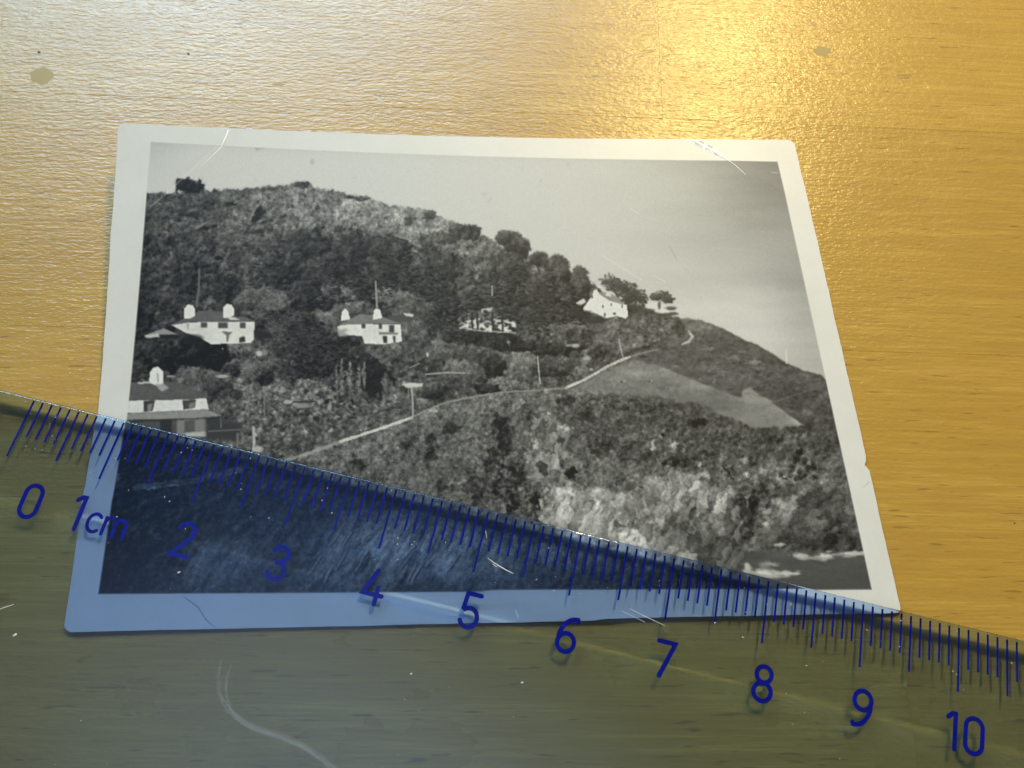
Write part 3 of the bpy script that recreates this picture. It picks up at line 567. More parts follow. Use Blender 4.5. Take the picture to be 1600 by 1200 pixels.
    P([(224, 626), (242, 625), (238, 642), (224, 643)], 62, .7); P([(285, 625), (306, 624), (304, 637), (286, 640)], 70, .7); P([(230, 632), (238, 630), (236, 642), (230, 643)], 120, .9); P([(296, 630), (305, 628), (304, 637), (294, 638)], 116, .9)
    P([(176, 647), (322, 639), (346, 650), (300, 654), (176, 658)], 128 + 8 * fine); P([(176, 656), (300, 654), (346, 650), (330, 660), (176, 668)], 50, 1)
    P([(190, 660), (280, 656), (280, 690), (190, 680)], 72, 1.5); P([(250, 656), (268, 655), (268, 680), (250, 678)], 46, 1.2); P([(276, 656), (322, 654), (322, 682), (276, 682)], 112, 1); P([(288, 657), (304, 656), (304, 676), (288, 676)], 78, 1); P([(290, 676), (322, 674), (322, 682), (290, 682)], 160, 1); P([(322, 654), (380, 660), (372, 690), (322, 684)], 54, 3)
    line(im, [(345, 655), (345, 668)], 2, 96, .8); line(im, [(326, 674), (376, 671)], 2, 100, .7)
    line(im, [(396, 668), (397, 690), (396, 704)], 4, 158, .9); dab(im, 403, 702, 9, 6, 168, 5, .9); line(im, [(371, 678), (371, 698)], 3, 108, .8); line(im, [(413, 605), (413, 648)], 2.2, 112, .8)
    dab(im, 347, 588, 12, 3.4, 158, 4, .9); dab(im, 266, 588, 8, 2, 140, 2, .8); dab(im, 450, 628, 8, 4, 168, 4, .8); line(im, [(458, 628), (492, 627)], 2, 52, .9); dab(im, 474, 634, 16, 4, 128, 4, .8)
    dab(im, 515, 636, 4, 6, 150, 4, .8); dab(im, 348, 545, 1.5, 2, 150, 0)
    # sign board on its post, and low walls
    P([(627, 600), (640, 598), (661, 599), (660, 604), (636, 606)], 184, .9); line(im, [(643, 604), (645, 630), (645, 650)], 2.4, 168, .8); line(im, [(638, 606), (638, 622)], 1.6, 130, .6)
    line(im, [(665, 585), (700, 582), (726, 583)], 2.6, 150, .8); line(im, [(640, 575), (655, 568)], 2, 140, .7)
    un = im - blur(im, 2.6)
    im = im + land * .25 * np.clip(un, -40, 40)
    # film softness, grain, edge vignette
    im = im * .72 + blur(im, .9) * .28
    im += np.random.RandomState(3).randn(PH, PW) * 3.2 + 2.4 * vnoise(2.2, 2.2, 88)
    # hairline scratches and specks on the emulsion
    for k in range(12):
        x = 860 + 330 * prng.rand(); y = 250 + 230 * prng.rand(); L = 6 + 30 * prng.rand()
        line(im, [(x, y), (x + L, y + L * (.15 + .6 * prng.rand()))], .7, 208, .2 * prng.rand() + .05)
    line(im, [(942, 400), (960, 411), (1003, 438)], .8, 216, .55); line(im, [(984, 325), (1000, 335)], .8, 216, .5); line(im, [(1020, 430), (1040, 440)], .9, 216, .5)
    line(im, [(1205, 269), (1215, 270)], .8, 205, .6); line(im, [(1110, 387), (1158, 390)], 1.2, 176, .5); line(im, [(1046, 384), (1056, 404)], 1.6, 140, .5); dab(im, 488, 253, 4, 6, 150, 0, .5)
    line(im, [(345, 224), (300, 265), (262, 300), (236, 322)], 3.0, 214, .28)
    for k in range(160):
        dab(im, 170 + 1190 * prng.rand(), 225 + 690 * prng.rand(), .9 + .5 * prng.rand(), .9, 205, 0, .5 * prng.rand())
    return np.clip(im, 18, 232)
# ---------------------------------------------------------------- helpers
def link(o, parent=None):
    col.objects.link(o)
    if parent is not None: o.parent = parent
    return o

def mesh_ob(name, verts, faces, mat, parent=None, smooth=False, scale=S):
    me = bpy.data.meshes.new(name)
    me.from_pydata([tuple(c * scale for c in v) for v in verts], [], faces)
    me.update()
    if smooth: me.polygons.foreach_set('use_smooth', [True] * len(me.polygons))
    if mat: me.materials.append(mat)
    return link(bpy.data.objects.new(name, me), parent)

def empty(name, loc, rz=0.0):
    o = bpy.data.objects.new(name, None); o.empty_display_size = 1.0
    o.location = Vector(loc) * S; o.rotation_euler = (0, 0, rz)
    return link(o)

def new_mat(name):
    mt = bpy.data.materials.new(name); mt.use_nodes = True
    nt = mt.node_tree; bs = nt.nodes['Principled BSDF']
    return mt, nt, bs

def N(nt, t, **kw):
    n = nt.nodes.new(t)
    for k, v in kw.items():
        if k in n.inputs.keys(): n.inputs[k].default_value = v
        else: setattr(n, k, v)
    return n

def ramp(nt, fac, stops):
    r = nt.nodes.new('ShaderNodeValToRGB'); cr = r.color_ramp
    while len(cr.elements) < len(stops): cr.elements.new(.5)
    for e, (p, c) in zip(cr.elements, stops):
        e.position = p; e.color = (*c, 1) if len(c) == 3 else c
    nt.links.new(fac, r.inputs[0]); return r

def math_node(nt, op, a, b=None):
    n = nt.nodes.new('ShaderNodeMath'); n.operation = op
    for i, x in enumerate((a, b)):
        if x is None: continue
        if isinstance(x, (int, float)): n.inputs[i].default_value = x
        else: nt.links.new(x, n.inputs[i])
    return n.outputs[0]

def mixc(nt, fac, a, b, blend='MIX'):
    n = nt.nodes.new('ShaderNodeMix'); n.data_type = 'RGBA'; n.blend_type = blend
    for s, x in ((n.inputs[0], fac), (n.inputs[6], a), (n.inputs[7], b)):
        if isinstance(x, (int, float)): s.default_value = x
        elif isinstance(x, tuple): s.default_value = (*x, 1)
        else: nt.links.new(x, s)
    return n.outputs[2]

# ---------------------------------------------------------------- materials
def wood_material(name, dark=1.0):
    mt, nt, bs = new_mat(name)
    tc = N(nt, 'ShaderNodeTexCoord'); oi = N(nt, 'ShaderNodeObjectInfo')
    off = N(nt, 'ShaderNodeVectorMath', operation='SCALE'); nt.links.new(tc.outputs['Object'], off.inputs[0]); off.inputs['Scale'].default_value = 1 / S
    add = N(nt, 'ShaderNodeVectorMath', operation='ADD'); nt.links.new(off.outputs[0], add.inputs[0])
    cmb = N(nt, 'ShaderNodeCombineXYZ'); nt.links.new(math_node(nt, 'MULTIPLY', oi.outputs['Random'], 60.0), cmb.inputs[0]); nt.links.new(math_node(nt, 'MULTIPLY', oi.outputs['Random'], 23.0), cmb.inputs[2])
    nt.links.new(cmb.outputs[0], add.inputs[1])
    def noise(sx, sy, detail=4, rough=.6, dist=0.0):
        mp = N(nt, 'ShaderNodeMapping'); mp.inputs['Scale'].default_value = (sx, sy, sy)
        nt.links.new(add.outputs[0], mp.inputs[0])
        n = N(nt, 'ShaderNodeTexNoise', Scale=1.0, Detail=detail, Roughness=rough, Distortion=dist)
        nt.links.new(mp.outputs[0], n.inputs['Vector']); return n.outputs['Fac']
    figure = noise(.12, 1.1, 3, .5, .6)            # broad figure
    streak = noise(.55, 14, 5, .65, .3)            # grain streaks
    fine = noise(3.0, 70, 3, .6)                   # fibres
    pore = noise(2.6, 26, 2, .5)                   # short dark flecks
    mid = noise(1.3, 34, 4, .6, .2)
    c1 = ramp(nt, figure, [(.30, (.470 * dark, .262 * dark, .034 * dark)), (.72, (.555 * dark, .330 * dark, .056 * dark))])
    c2 = mixc(nt, ramp(nt, streak, [(.36, (.75, .75, .75)), (.62, (0, 0, 0))]).outputs[0], c1.outputs[0], (.385 * dark, .205 * dark, .026 * dark))
    c2b = mixc(nt, ramp(nt, mid, [(.38, (.7, .7, .7)), (.60, (0, 0, 0))]).outputs[0], c2, (.40 * dark, .215 * dark, .028 * dark))
    c3 = mixc(nt, ramp(nt, fine, [(.35, (.4, .4, .4)), (.6, (0, 0, 0))]).outputs[0], c2b, (.37 * dark, .195 * dark, .026 * dark))
    c4 = mixc(nt, ramp(nt, pore, [(.27, (.8, .8, .8)), (.36, (0, 0, 0))]).outputs[0], c3, (.24 * dark, .12 * dark, .022 * dark))
    hv = N(nt, 'ShaderNodeHueSaturation'); nt.links.new(c4, hv.inputs['Color'])
    nt.links.new(math_node(nt, 'ADD', math_node(nt, 'MULTIPLY', oi.outputs['Random'], .14), .93), hv.inputs['Value'])
    nt.links.new(hv.outputs[0], bs.inputs['Base Color'])
    # lacquer: pebbled skin that sparkles towards the lamp, worn unevenly
    peb = noise(14, 27, 2.0, .6)
    peb2 = noise(7, 34, 1, .4, .4)
    wear = noise(.8, 1.3, 4, .6)
    bs.inputs['Roughness'].default_value = .6; bs.inputs['Specular IOR Level'].default_value = .25
    bs.inputs['Coat Weight'].default_value = 1.0; bs.inputs['Coat IOR'].default_value = 1.46
    nt.links.new(ramp(nt, wear, [(.3, (.255, .255, .255)), (.7, (.325, .325, .325))]).outputs[0], bs.inputs['Coat Roughness'])
    b1 = N(nt, 'ShaderNodeBump', Strength=1.0, Distance=.0072 * S); nt.links.new(peb, b1.inputs['Height'])
    b2 = N(nt, 'ShaderNodeBump', Strength=1.0, Distance=.0036 * S); nt.links.new(peb2, b2.inputs['Height']); nt.links.new(b1.outputs[0], b2.inputs['Normal'])
    b3 = N(nt, 'ShaderNodeBump', Strength=.6, Distance=.006 * S); nt.links.new(pore, b3.inputs['Height']); nt.links.new(b2.outputs[0], b3.inputs['Normal'])
    nt.links.new(b3.outputs[0], bs.inputs['Coat Normal'])
    b4 = N(nt, 'ShaderNodeBump', Strength=.25, Distance=.010 * S); nt.links.new(peb, b4.inputs['Height']); nt.links.new(b4.outputs[0], bs.inputs['Normal'])
    return mt
M_WOOD = wood_material('lacquered_wood')

def simple(name, color, rough=.5, spec=.5, **kw):
    mt, nt, bs = new_mat(name)
    bs.inputs['Base Color'].default_value = (*color, 1); bs.inputs['Roughness'].default_value = rough; bs.inputs['Specular IOR Level'].default_value = spec
    for k, v in kw.items(): bs.inputs[k].default_value = v
    return mt

def paper_material():
    mt, nt, bs = new_mat('print_paper')
    tc = N(nt, 'ShaderNodeTexCoord')
    n1 = N(nt, 'ShaderNodeTexNoise', Scale=.9, Detail=5, Roughness=.6); nt.links.new(tc.outputs['Object'], n1.inputs['Vector'])
    n2 = N(nt, 'ShaderNodeTexNoise', Scale=15.0, Detail=3, Roughness=.6); nt.links.new(tc.outputs['Object'], n2.inputs['Vector'])
    c = ramp(nt, n1.outputs[0], [(.3, (.63, .59, .515)), (.7, (.69, .655, .59))])
    c2 = mixc(nt, ramp(nt, n2.outputs[0], [(.3, (.12, .12, .12)), (.6, (0, 0, 0))]).outputs[0], c.outputs[0], (.55, .51, .44))
    nt.links.new(c2, bs.inputs['Base Color'])
    bs.inputs['Roughness'].default_value = .42; bs.inputs['Specular IOR Level'].default_value = .45
    b = N(nt, 'ShaderNodeBump', Strength=.12, Distance=.004 * S); nt.links.new(n2.outputs[0], b.inputs['Height']); nt.links.new(b.outputs[0], bs.inputs['Normal'])
    return mt
M_PAPER = paper_material()

def emulsion_material():
    mt, nt, bs = new_mat('print_emulsion')
    at = N(nt, 'ShaderNodeAttribute', attribute_name='print')
    nt.links.new(at.outputs['Color'], bs.inputs['Base Color'])
    tc = N(nt, 'ShaderNodeTexCoord')
    n2 = N(nt, 'ShaderNodeTexNoise', Scale=9.0, Detail=3); nt.links.new(tc.outputs['Object'], n2.inputs['Vector'])
    bs.inputs['Roughness'].default_value = .48; bs.inputs['Specular IOR Level'].default_value = .25
    b = N(nt, 'ShaderNodeBump', Strength=.06, Distance=.004 * S); nt.links.new(n2.outputs[0], b.inputs['Height']); nt.links.new(b.outputs[0], bs.inputs['Normal'])
    return mt
M_EMUL = emulsion_material()

def acrylic_material():
    mt, nt, bs = new_mat('blue_acrylic')
    nt.nodes.remove(bs)
    g = N(nt, 'ShaderNodeBsdfGlass', Roughness=0.0, IOR=1.49); g.inputs['Color'].default_value = (.73, .838, 1.0, 1)
    nt.links.new(g.outputs[0], nt.nodes['Material Output'].inputs['Surface'])
    return mt
M_ACRYL = acrylic_material()
M_INK = simple('ruler_ink', (.006, .008, .26), .6, .12)
M_STREAK = simple('pale_streak_film', (.55, .62, .66), .7, .3, Alpha=.075)
M_DUST = simple('dust', (.75, .74, .70), .8)
M_CRACK = simple('emulsion_crack', (.86, .83, .76), .30, .7)
M_STAIN = simple('matt_drip', (.38, .265, .085), .55, .35)
M_FOLD = simple('soiled_fold', (.52, .49, .44), .6)
M_DIRT = simple('dirt', (.10, .07, .045), .8)
M_GAP = simple('joint_glue', (.26, .14, .03), .7)

# ---------------------------------------------------------------- table top: glued staves running almost left to right
AZ = math.radians(7.0)
ex = Vector((math.cos(AZ), math.sin(AZ), 0)); ey = Vector((-math.sin(AZ), math.cos(AZ), 0))
table = mesh_ob('table_top', [(-1, -1, 0)], [], None)
bpy.data.objects.remove(table)
tv = []
for sx in (-16, 16):
    for sy in (-12, 24):
        for sz in (-2.4, -.35):
            tv.append(tuple(ex * sx + ey * sy + Vector((0, 0, sz))))
table = mesh_ob('table_top', tv, [(0, 1, 3, 2), (4, 6, 7, 5), (0, 4, 5, 1), (2, 3, 7, 6), (0, 2, 6, 4), (1, 5, 7, 3)], M_GAP)
table['kind'] = 'structure'

def stave(xa, xb, ya, yb, dz=0.0):
    """one stave: a bar with its top edges eased, origin at its own centre"""
    g, b, t = .0003, .0016, .35
    L, W = (xb - xa) / 2 - g, (yb - ya) / 2 - g
    v = []
    for z, k in ((-t, 0), (-b, 0), (0, b)):
        v += [(-L + k, -W + k, z), (L - k, -W + k, z), (L - k, W - k, z), (-L + k, W - k, z)]
    f = [(8, 9, 10, 11)]
    for r in (0, 4):
        for i in range(4):
            j = (i + 1) % 4
            f.append((r + i, r + j, r + 4 + j, r + 4 + i))
    c = ex * ((xa + xb) / 2) + ey * ((ya + yb) / 2)
    o = mesh_ob('stave', v, f, M_WOOD, table)
    o.location = (c + Vector((0, 0, dz))) * S; o.rotation_euler = (0, 0, AZ)
    return o
J = [-9.6, -6.45, -3.28, -.09, 3.17, 6.30, 9.46, 12.6, 15.8, 19.0]
cuts = {0: [-3.0], 1: [6.2], 2: [4.43], 3: [-9.5, 11.5], 4: [-11.0, 8.8], 5: [2.22], 6: [-5.2, 10.4], 7: [5.0], 8: [-2.0]}
srng = random.Random(5)
staves = []
for r in range(len(J) - 1):
    xs = [-15.9] + cuts[r] + [15.9]
    for a, b in zip(xs[:-1], xs[1:]):
        staves.append((r, a, b, stave(a, b, J[r], J[r + 1], 0)))

def blot(name, p, rx, ry, mat, parent, z=.0015, n=22, seed=1):
    rg = random.Random(seed); v = [(0, 0, 0)]; 
    for i in range(n):
        a = 6.2832 * i / n; q = 1 + rg.uniform(-.2, .12)
        v.append((rx * q * math.cos(a), ry * q * math.sin(a), -.001))
    o = mesh_ob(name, v, [(0, 1 + i, 1 + (i + 1) % n) for i in range(n)], mat, None, True)
    wm = Matrix.Translation(Vector((p[0], p[1], z)) * S) @ Matrix.Rotation(AZ, 4, 'Z')
    o.parent = parent
    o.matrix_parent_inverse = (Matrix.Translation(parent.location + table.location) @ Matrix.Rotation(AZ, 4, 'Z')).inverted()
    o.matrix_basis = wm
    return o
def stave_at(p):
    x = p[0] * ex.x + p[1] * ex.y; y = p[0] * ey.x + p[1] * ey.y
    for r, a, b, o in staves:
        if a <= x < b and J[r] <= y < J[r + 1]: return o
for i, (p, rx, ry) in enumerate((((-6.456, 5.812), .145, .125), ((3.50, 7.964), .13, .085), ((-3.515, 6.19), .085, .022), ((-4.6, 8.2), .02, .02), ((-4.75, 6.45), .02, .018), ((-6.6, 6.15), .02, .02), ((5.75, 1.9), .012, .010))):
    s_ = stave_at(p)
    if s_: blot('stain', p, rx, ry, M_STAIN if i < 3 else M_DIRT, s_, seed=i)

# ---------------------------------------------------------------- the snapshot
P_TL, P_TR, P_BR, P_BL = (np.array(p) for p in ((-5.011, 4.985), (3.139, 6.484), (4.44, .742), (-4.058, -.626)))
def print_pt(u, v, lift=0.0):
    """point of the print's upper face; u to the right, v down, arrays allowed"""
    u = np.asarray(u, float); v = np.asarray(v, float)
    xy = (P_TL * ((1 - u) * (1 - v))[..., None] + P_TR * (u * (1 - v))[..., None] + P_BR * (u * v)[..., None] + P_BL * ((1 - u) * v)[..., None])
    z = .030 + .46 * np.clip(1 - u, 0, 1) ** 2.2 * np.clip(1 - v / .62, 0, 1) ** 1.3 + .012 * np.sin(3.1 * u + .5) * np.sin(5.0 * v + .3) + .012
    d = np.clip((.155 - u) / .155 - v / .205, 0, 1)             # dog-eared corner, upper left
    z = z - .02 * d
    d = np.clip((u - .845) / .155 - v / .17, 0, 1)              # and upper right
    z = z - .035 * d
    d = np.clip((.22 - u) / .22 - (1 - v) / .10, 0, 1)
    z = z + .01 * d
    return np.concatenate([xy, (z + lift)[..., None]], -1)

def grid_faces(nu, nv):
    a = (np.arange(nv - 1)[:, None] * nu + np.arange(nu - 1)[None, :]).ravel()
    return np.stack([a, a + nu, a + nu + 1, a + 1], 1)

def big_mesh(name, co, quads, mat, parent):
    me = bpy.data.meshes.new(name)
    me.vertices.add(len(co)); me.vertices.foreach_set('co', (co * S).astype(np.float32).ravel())
    me.loops.add(quads.size); me.loops.foreach_set('vertex_index', quads.astype(np.int32).ravel())
    me.polygons.add(len(quads)); me.polygons.foreach_set('loop_start', np.arange(0, quads.size, 4, dtype=np.int32))
    try: me.polygons.foreach_set('loop_total', np.full(len(quads), 4, dtype=np.int32))
    except Exception: pass
    me.update(calc_edges=True); me.validate()
    me.polygons.foreach_set('use_smooth', np.ones(len(me.polygons), dtype=bool))
    me.materials.append(mat)
    return link(bpy.data.objects.new(name, me), parent)

snap = empty('photo_print', (0, 0, 0))
snap['label'] = 'old black and white seaside snapshot with white border lying on the wooden table'
snap['category'] = 'photograph'
# paper: a thin sheet with a slightly worn outline and one small tear on the right
NU, NV = 140, 100
uu, vv = np.meshgrid(np.linspace(0, 1, NU), np.linspace(0, 1, NV))
prg = np.random.RandomState(12)
eu, ev = uu.copy(), vv.copy()
wob = lambda n: np.convolve(prg.randn(n + 6), np.ones(5) / 5, 'same')[3:-3] * .0005
eu[:, 0] += wob(NV); eu[:, -1] += wob(NV); ev[0] += wob(NU); ev[-1] += wob(NU)
eu[0, 0] += .003; ev[0, 0] += .004; eu[0, -1] -= .003; ev[0, -1] += .004; eu[-1, 0] += .003; ev[-1, 0] -= .004; eu[-1, -1] -= .002; ev[-1, -1] -= .003
ti = int(.735 * (NV - 1)); eu[ti, -1] -= .0045; eu[ti - 1, -1] -= .0012
top = print_pt(eu, ev).reshape(-1, 3); bot = top - np.array([0, 0, .018])
q = grid_faces(NU, NV); n0 = len(top)
ring = np.concatenate([np.arange(NU), np.arange(1, NV) * NU + NU - 1, np.arange(NU - 2, -1, -1) + (NV - 1) * NU, np.arange(NV - 2, 0, -1) * NU])
rn = np.roll(ring, -1)
m0 = 2 * n0; nr = len(ring); ia = np.arange(nr); ib = np.roll(ia, -1)          # cut edge: its own points, so the face stays crisp
quads = np.concatenate([q, q[:, ::-1] + n0, np.stack([m0 + ia, m0 + ib, m0 + nr + ib, m0 + nr + ia], 1)])
paper = big_mesh('paper', np.concatenate([top, bot, top[ring], bot[ring]]), quads, M_PAPER, snap)

# emulsion: the printed picture, one colour per grid point
PIC = np.array([(.0442, .0378), (.9667, .0563), (.9692, .9574), (.0327, .9372)])
RAS = np.array([(234, 220), (1217, 247), (1365, 921), (157, 926)], float)
def homography(a, b):
    A = []
    for (x, y), (s, t) in zip(a, b):
        A.append([x, y, 1, 0, 0, 0, -s * x, -s * y, -s]); A.append([0, 0, 0, x, y, 1, -t * x, -t * y, -t])
    return np.linalg.svd(np.array(A))[2][-1].reshape(3, 3)
GU, GV = 1040, 680
gu, gv = np.meshgrid(np.linspace(0, 1, GU), np.linspace(0, 1, GV))
pu = (PIC[0, 0] * (1 - gu) + PIC[1, 0] * gu) * (1 - gv) + (PIC[3, 0] * (1 - gu) + PIC[2, 0] * gu) * gv
pv = (PIC[0, 1] * (1 - gu) + PIC[1, 1] * gu) * (1 - gv) + (PIC[3, 1] * (1 - gu) + PIC[2, 1] * gu) * gv
Hm = homography([(0, 0), (1, 0), (1, 1), (0, 1)], RAS)
w_ = Hm[2, 0] * gu + Hm[2, 1] * gv + Hm[2, 2]
rx_ = (Hm[0, 0] * gu + Hm[0, 1] * gv + Hm[0, 2]) / w_ - PX0 - .5
ry_ = (Hm[1, 0] * gu + Hm[1, 1] * gv + Hm[1, 2]) / w_ - PY0 - .5
# the sheet's curl stretches the drawing a little towards the lifted corner
CURL_X = [1.63, -1.64, 85.16, -141.06, 57.52, 52.42, -57.97, -375.61, 635.17, -270.32, -107.52, 133.82, 481.55, -908.95, 405.14, 65.56, -118.12, -133.15, 378.38, -179.69, -13.7, 48.95, -71.5, 54.11, -22.47]
CURL_Y = [1.59, 59.96, 11.58, -138.02, 68.6, 29.96, -80.85, -190.76, 486.63, -248.98, -13.47, -178.44, 917.82, -1325.43, 602.87, -35.27, 453.59, -1535.89, 1955.75, -842.65, 22.03, -247.11, 804.3, -1006.75, 429.87]
for i in range(5):
    for j in range(5):
        m_ = gu ** i * gv ** j
        rx_ = rx_ + CURL_X[5 * i + j] * m_; ry_ = ry_ + CURL_Y[5 * i + j] * m_
rx_ = np.clip(rx_, 0, PW - 1.01); ry_ = np.clip(ry_, 0, PH - 1.01)
pic = paint()
ix, iy = rx_.astype(int), ry_.astype(int); tx, ty = rx_ - ix, ry_ - iy
tone = (pic[iy, ix] * (1 - tx) + pic[iy, ix + 1] * tx) * (1 - ty) + (pic[iy + 1, ix] * (1 - tx) + pic[iy + 1, ix + 1] * tx) * ty
edge = np.minimum(np.minimum(gu * GU, (1 - gu) * GU), np.minimum(gv * GV, (1 - gv) * GV))
lin = np.where(tone / 255 < .04045, tone / 255 / 12.92, ((tone / 255 + .055) / 1.055) ** 2.4)
lin = np.clip(lin * 1.06 - .011, .004, .80)
lin = lin + (.60 - lin) * np.clip(.5 - edge * .25, 0, 1)       # the picture's edge melts into the border
rgb = np.stack([lin * 1.04, lin * .985, lin * .885, np.ones_like(lin)], -1)
emul = big_mesh('picture', print_pt(pu, pv, .0012).reshape(-1, 3), grid_faces(GU, GV), M_EMUL, snap)
ca = emul.data.color_attributes.new('print', 'FLOAT_COLOR', 'POINT')
ca.data.foreach_set('color', rgb.astype(np.float32).ravel())
emul['label'] = 'printed view of a wooded hill with white houses, a path and sea cliffs'

def ribbon_on_print(name, pts, widths, mat, lift=.003, jit=0.0, seed=1):
    """a crack or crease lying in the print's surface"""
    rg = np.random.RandomState(seed)
    p = np.array(pts, float); v = []; f = []
    seg = []
    for a, b, wa, wb in zip(p[:-1], p[1:], widths[:-1], widths[1:]):
        for t in np.linspace(0, 1, 9)[:-1]: seg.append((*(a + (b - a) * t), wa + (wb - wa) * t))
    seg.append((*p[-1], widths[-1])); seg = np.array(seg)
    asp = 8.4 / 5.8
    for i, (u, vv_, w) in enumerate(seg):
        d = seg[min(i + 1, len(seg) - 1), :2] - seg[max(i - 1, 0), :2]; d = d * [asp, 1]; d /= np.linalg.norm(d) + 1e-9
        nn = np.array([-d[1] / asp, d[0]])
        j = rg.randn(5) * jit
        for k, s_ in enumerate((-1, -.4, .1, .5, 1)):
            uv = np.array([u, vv_]) + nn * w * s_ * (1 + rg.uniform(-.35, .35) * (jit > 0))
            z = lift * (1 - abs(s_)) + j[k] * (1 - abs(s_)) + .0014
            v.append(tuple(print_pt(uv[0], uv[1], z)))
    for i in range(len(seg) - 1):
        for k in range(4): f.append((i * 5 + k, i * 5 + k + 1, i * 5 + k + 6, i * 5 + k + 5))
    return mesh_ob(name, v, f, mat, snap)
ribbon_on_print('crease', [(.1500, .0045), (.146, .022), (.141, .042)], [.0022, .0024, .0014], M_CRACK, .004)
ribbon_on_print('crease', [(.141, .042), (.128, .064), (.110, .095)], [.0012, .0006, .0003], M_CRACK, .001, 0, 2)
ribbon_on_print('crease', [(.8385, .006), (.858, .022), (.881, .044)], [.0042, .0058, .0040], M_CRACK, .004, .0045, 3)
ribbon_on_print('crease', [(.850, .006), (.868, .022)], [.0012, .0010], M_CRACK, .003, .003, 5)
ribbon_on_print('crease', [(.881, .044), (.897, .064), (.912, .090)], [.0016, .0008, .0005], M_CRACK, .001, .001, 4)
ribbon_on_print('tear', [(.9960, .7597), (.9905, .7655), (.985, .772)], [.0012, .0006, .0003], M_FOLD, .001, 0, 6)
ribbon_on_print('crease', [(.132, .944), (.150, .962), (.160, .984), (.172, .998)], [.0009, .0012, .0010, .0006], M_FOLD, .001, 0, 8)
# ---------------------------------------------------------------- the ruler
RZ = -.095
ruler = empty('ruler', (-.052, 1.152, 0), RZ)          # local x along the scale (5 cm mark at 0), y towards its bevelled edge
ruler['label'] = 'transparent blue plastic ruler with centimetre scale laid across the print'
ruler['category'] = 'ruler'
ZB, TE, TF, NB, NE, NBACK, CM = .110, .086, .222, -.795, .028, -5.4, 1.013
def ruler_body():
    r = .022; sl = (TF - TE) / (NE - NB); bk = .0109
    prof = [(NE - .010, ZB), (NE, ZB + .012), (NE, ZB + TE - r)]
    nb = math.pi / 2 - math.atan(sl); z0 = ZB + TE - r
    for k in range(1, 11):                               # rounded lip, tangent to the bevel
        a = nb * k / 10
        prof.append((NE - r + r * math.cos(a), z0 + r * math.sin(a)))
    dz = z0 + r * math.sin(nb) - (ZB + TE + (r - r * math.cos(nb)) * sl)
    prof = [(y, z - dz) if z > ZB + .02 else (y, z) for y, z in prof]
    prof.append((NE - .034, ZB + TE + .034 * sl))
    # where bevel and flat meet the moulding is softly rounded
    w, m_ = .030, 8
    zc = lambda d: ZB + TE + (NE - NB) * sl + (d * bk if d > 0 else d * sl)        # d: distance behind the crease
    prof.append((NB + w * 1.6, zc(-w * 1.6)))
    for k in range(m_ + 1):
        t = -1 + 2 * k / m_
        z = (zc(-w) * (1 - t) ** 2 + 2 * zc(0) * (1 - t) * (1 + t) + zc(w) * (1 + t) ** 2) / 4
        prof.append((NB - t * w, z))
    prof.append((NB - w * 1.6, zc(w * 1.6)))
    prof += [(NBACK + .02, zc(NB - NBACK - .02)), (NBACK, ZB + TF + .02), (NBACK, ZB)]
    n = len(prof); v = []; f = []
    for x in (-7.4, 11.3):
        v += [(x, y, z) for y, z in prof]
    for i in range(n):
        j = (i + 1) % n
        f.append((i, j, n + j, n + i))
    f.append(tuple(range(n - 1, -1, -1))); f.append(tuple(range(n, 2 * n)))
    o = mesh_ob('body', v, f, M_ACRYL, ruler)
    bm = bmesh.new(); bm.from_mesh(o.data); bmesh.ops.recalc_face_normals(bm, faces=bm.faces)
    sharp = [e_ for e_ in bm.edges if e_.calc_face_angle(0) > math.radians(12)]
    bmesh.ops.split_edges(bm, edges=sharp)               # hard corners keep their true face normals
    bm.to_mesh(o.data); bm.free()
    o.data.polygons.foreach_set('use_smooth', [True] * len(o.data.polygons))
    return o
body = ruler_body()
slope = (TF - TE) / (NE - NB)
zbev = lambda y: ZB + TE + (NE - y) * slope
INK = []
def tick_mesh(L, wd=.021):
    """printed on the underside, so it is read through the plastic"""
    me = bpy.data.meshes.new('tick_mark'); c = []
    for y in (0.0, -L):
        for x in (-wd / 2, wd / 2):
            for dz in (-.0022, -.0008): c.append((x * S, y * S, (ZB + dz) * S))
    me.from_pydata(c, [], [(0, 1, 3, 2), (4, 6, 7, 5), (0, 4, 5, 1), (2, 3, 7, 6), (0, 2, 6, 4), (1, 5, 7, 3)]); me.update()
    me.materials.append(M_INK); return me
TM = {10: tick_mesh(.643), 5: tick_mesh(.568), 1: tick_mesh(.405)}
for k in range(0, 157):
    o = bpy.data.objects.new('tick_mark', TM[10] if k % 10 == 0 else TM[5] if k % 5 == 0 else TM[1])
    o.location = ((k / 10 - 5) * CM * S, 0, 0); link(o, ruler); INK.append(o)

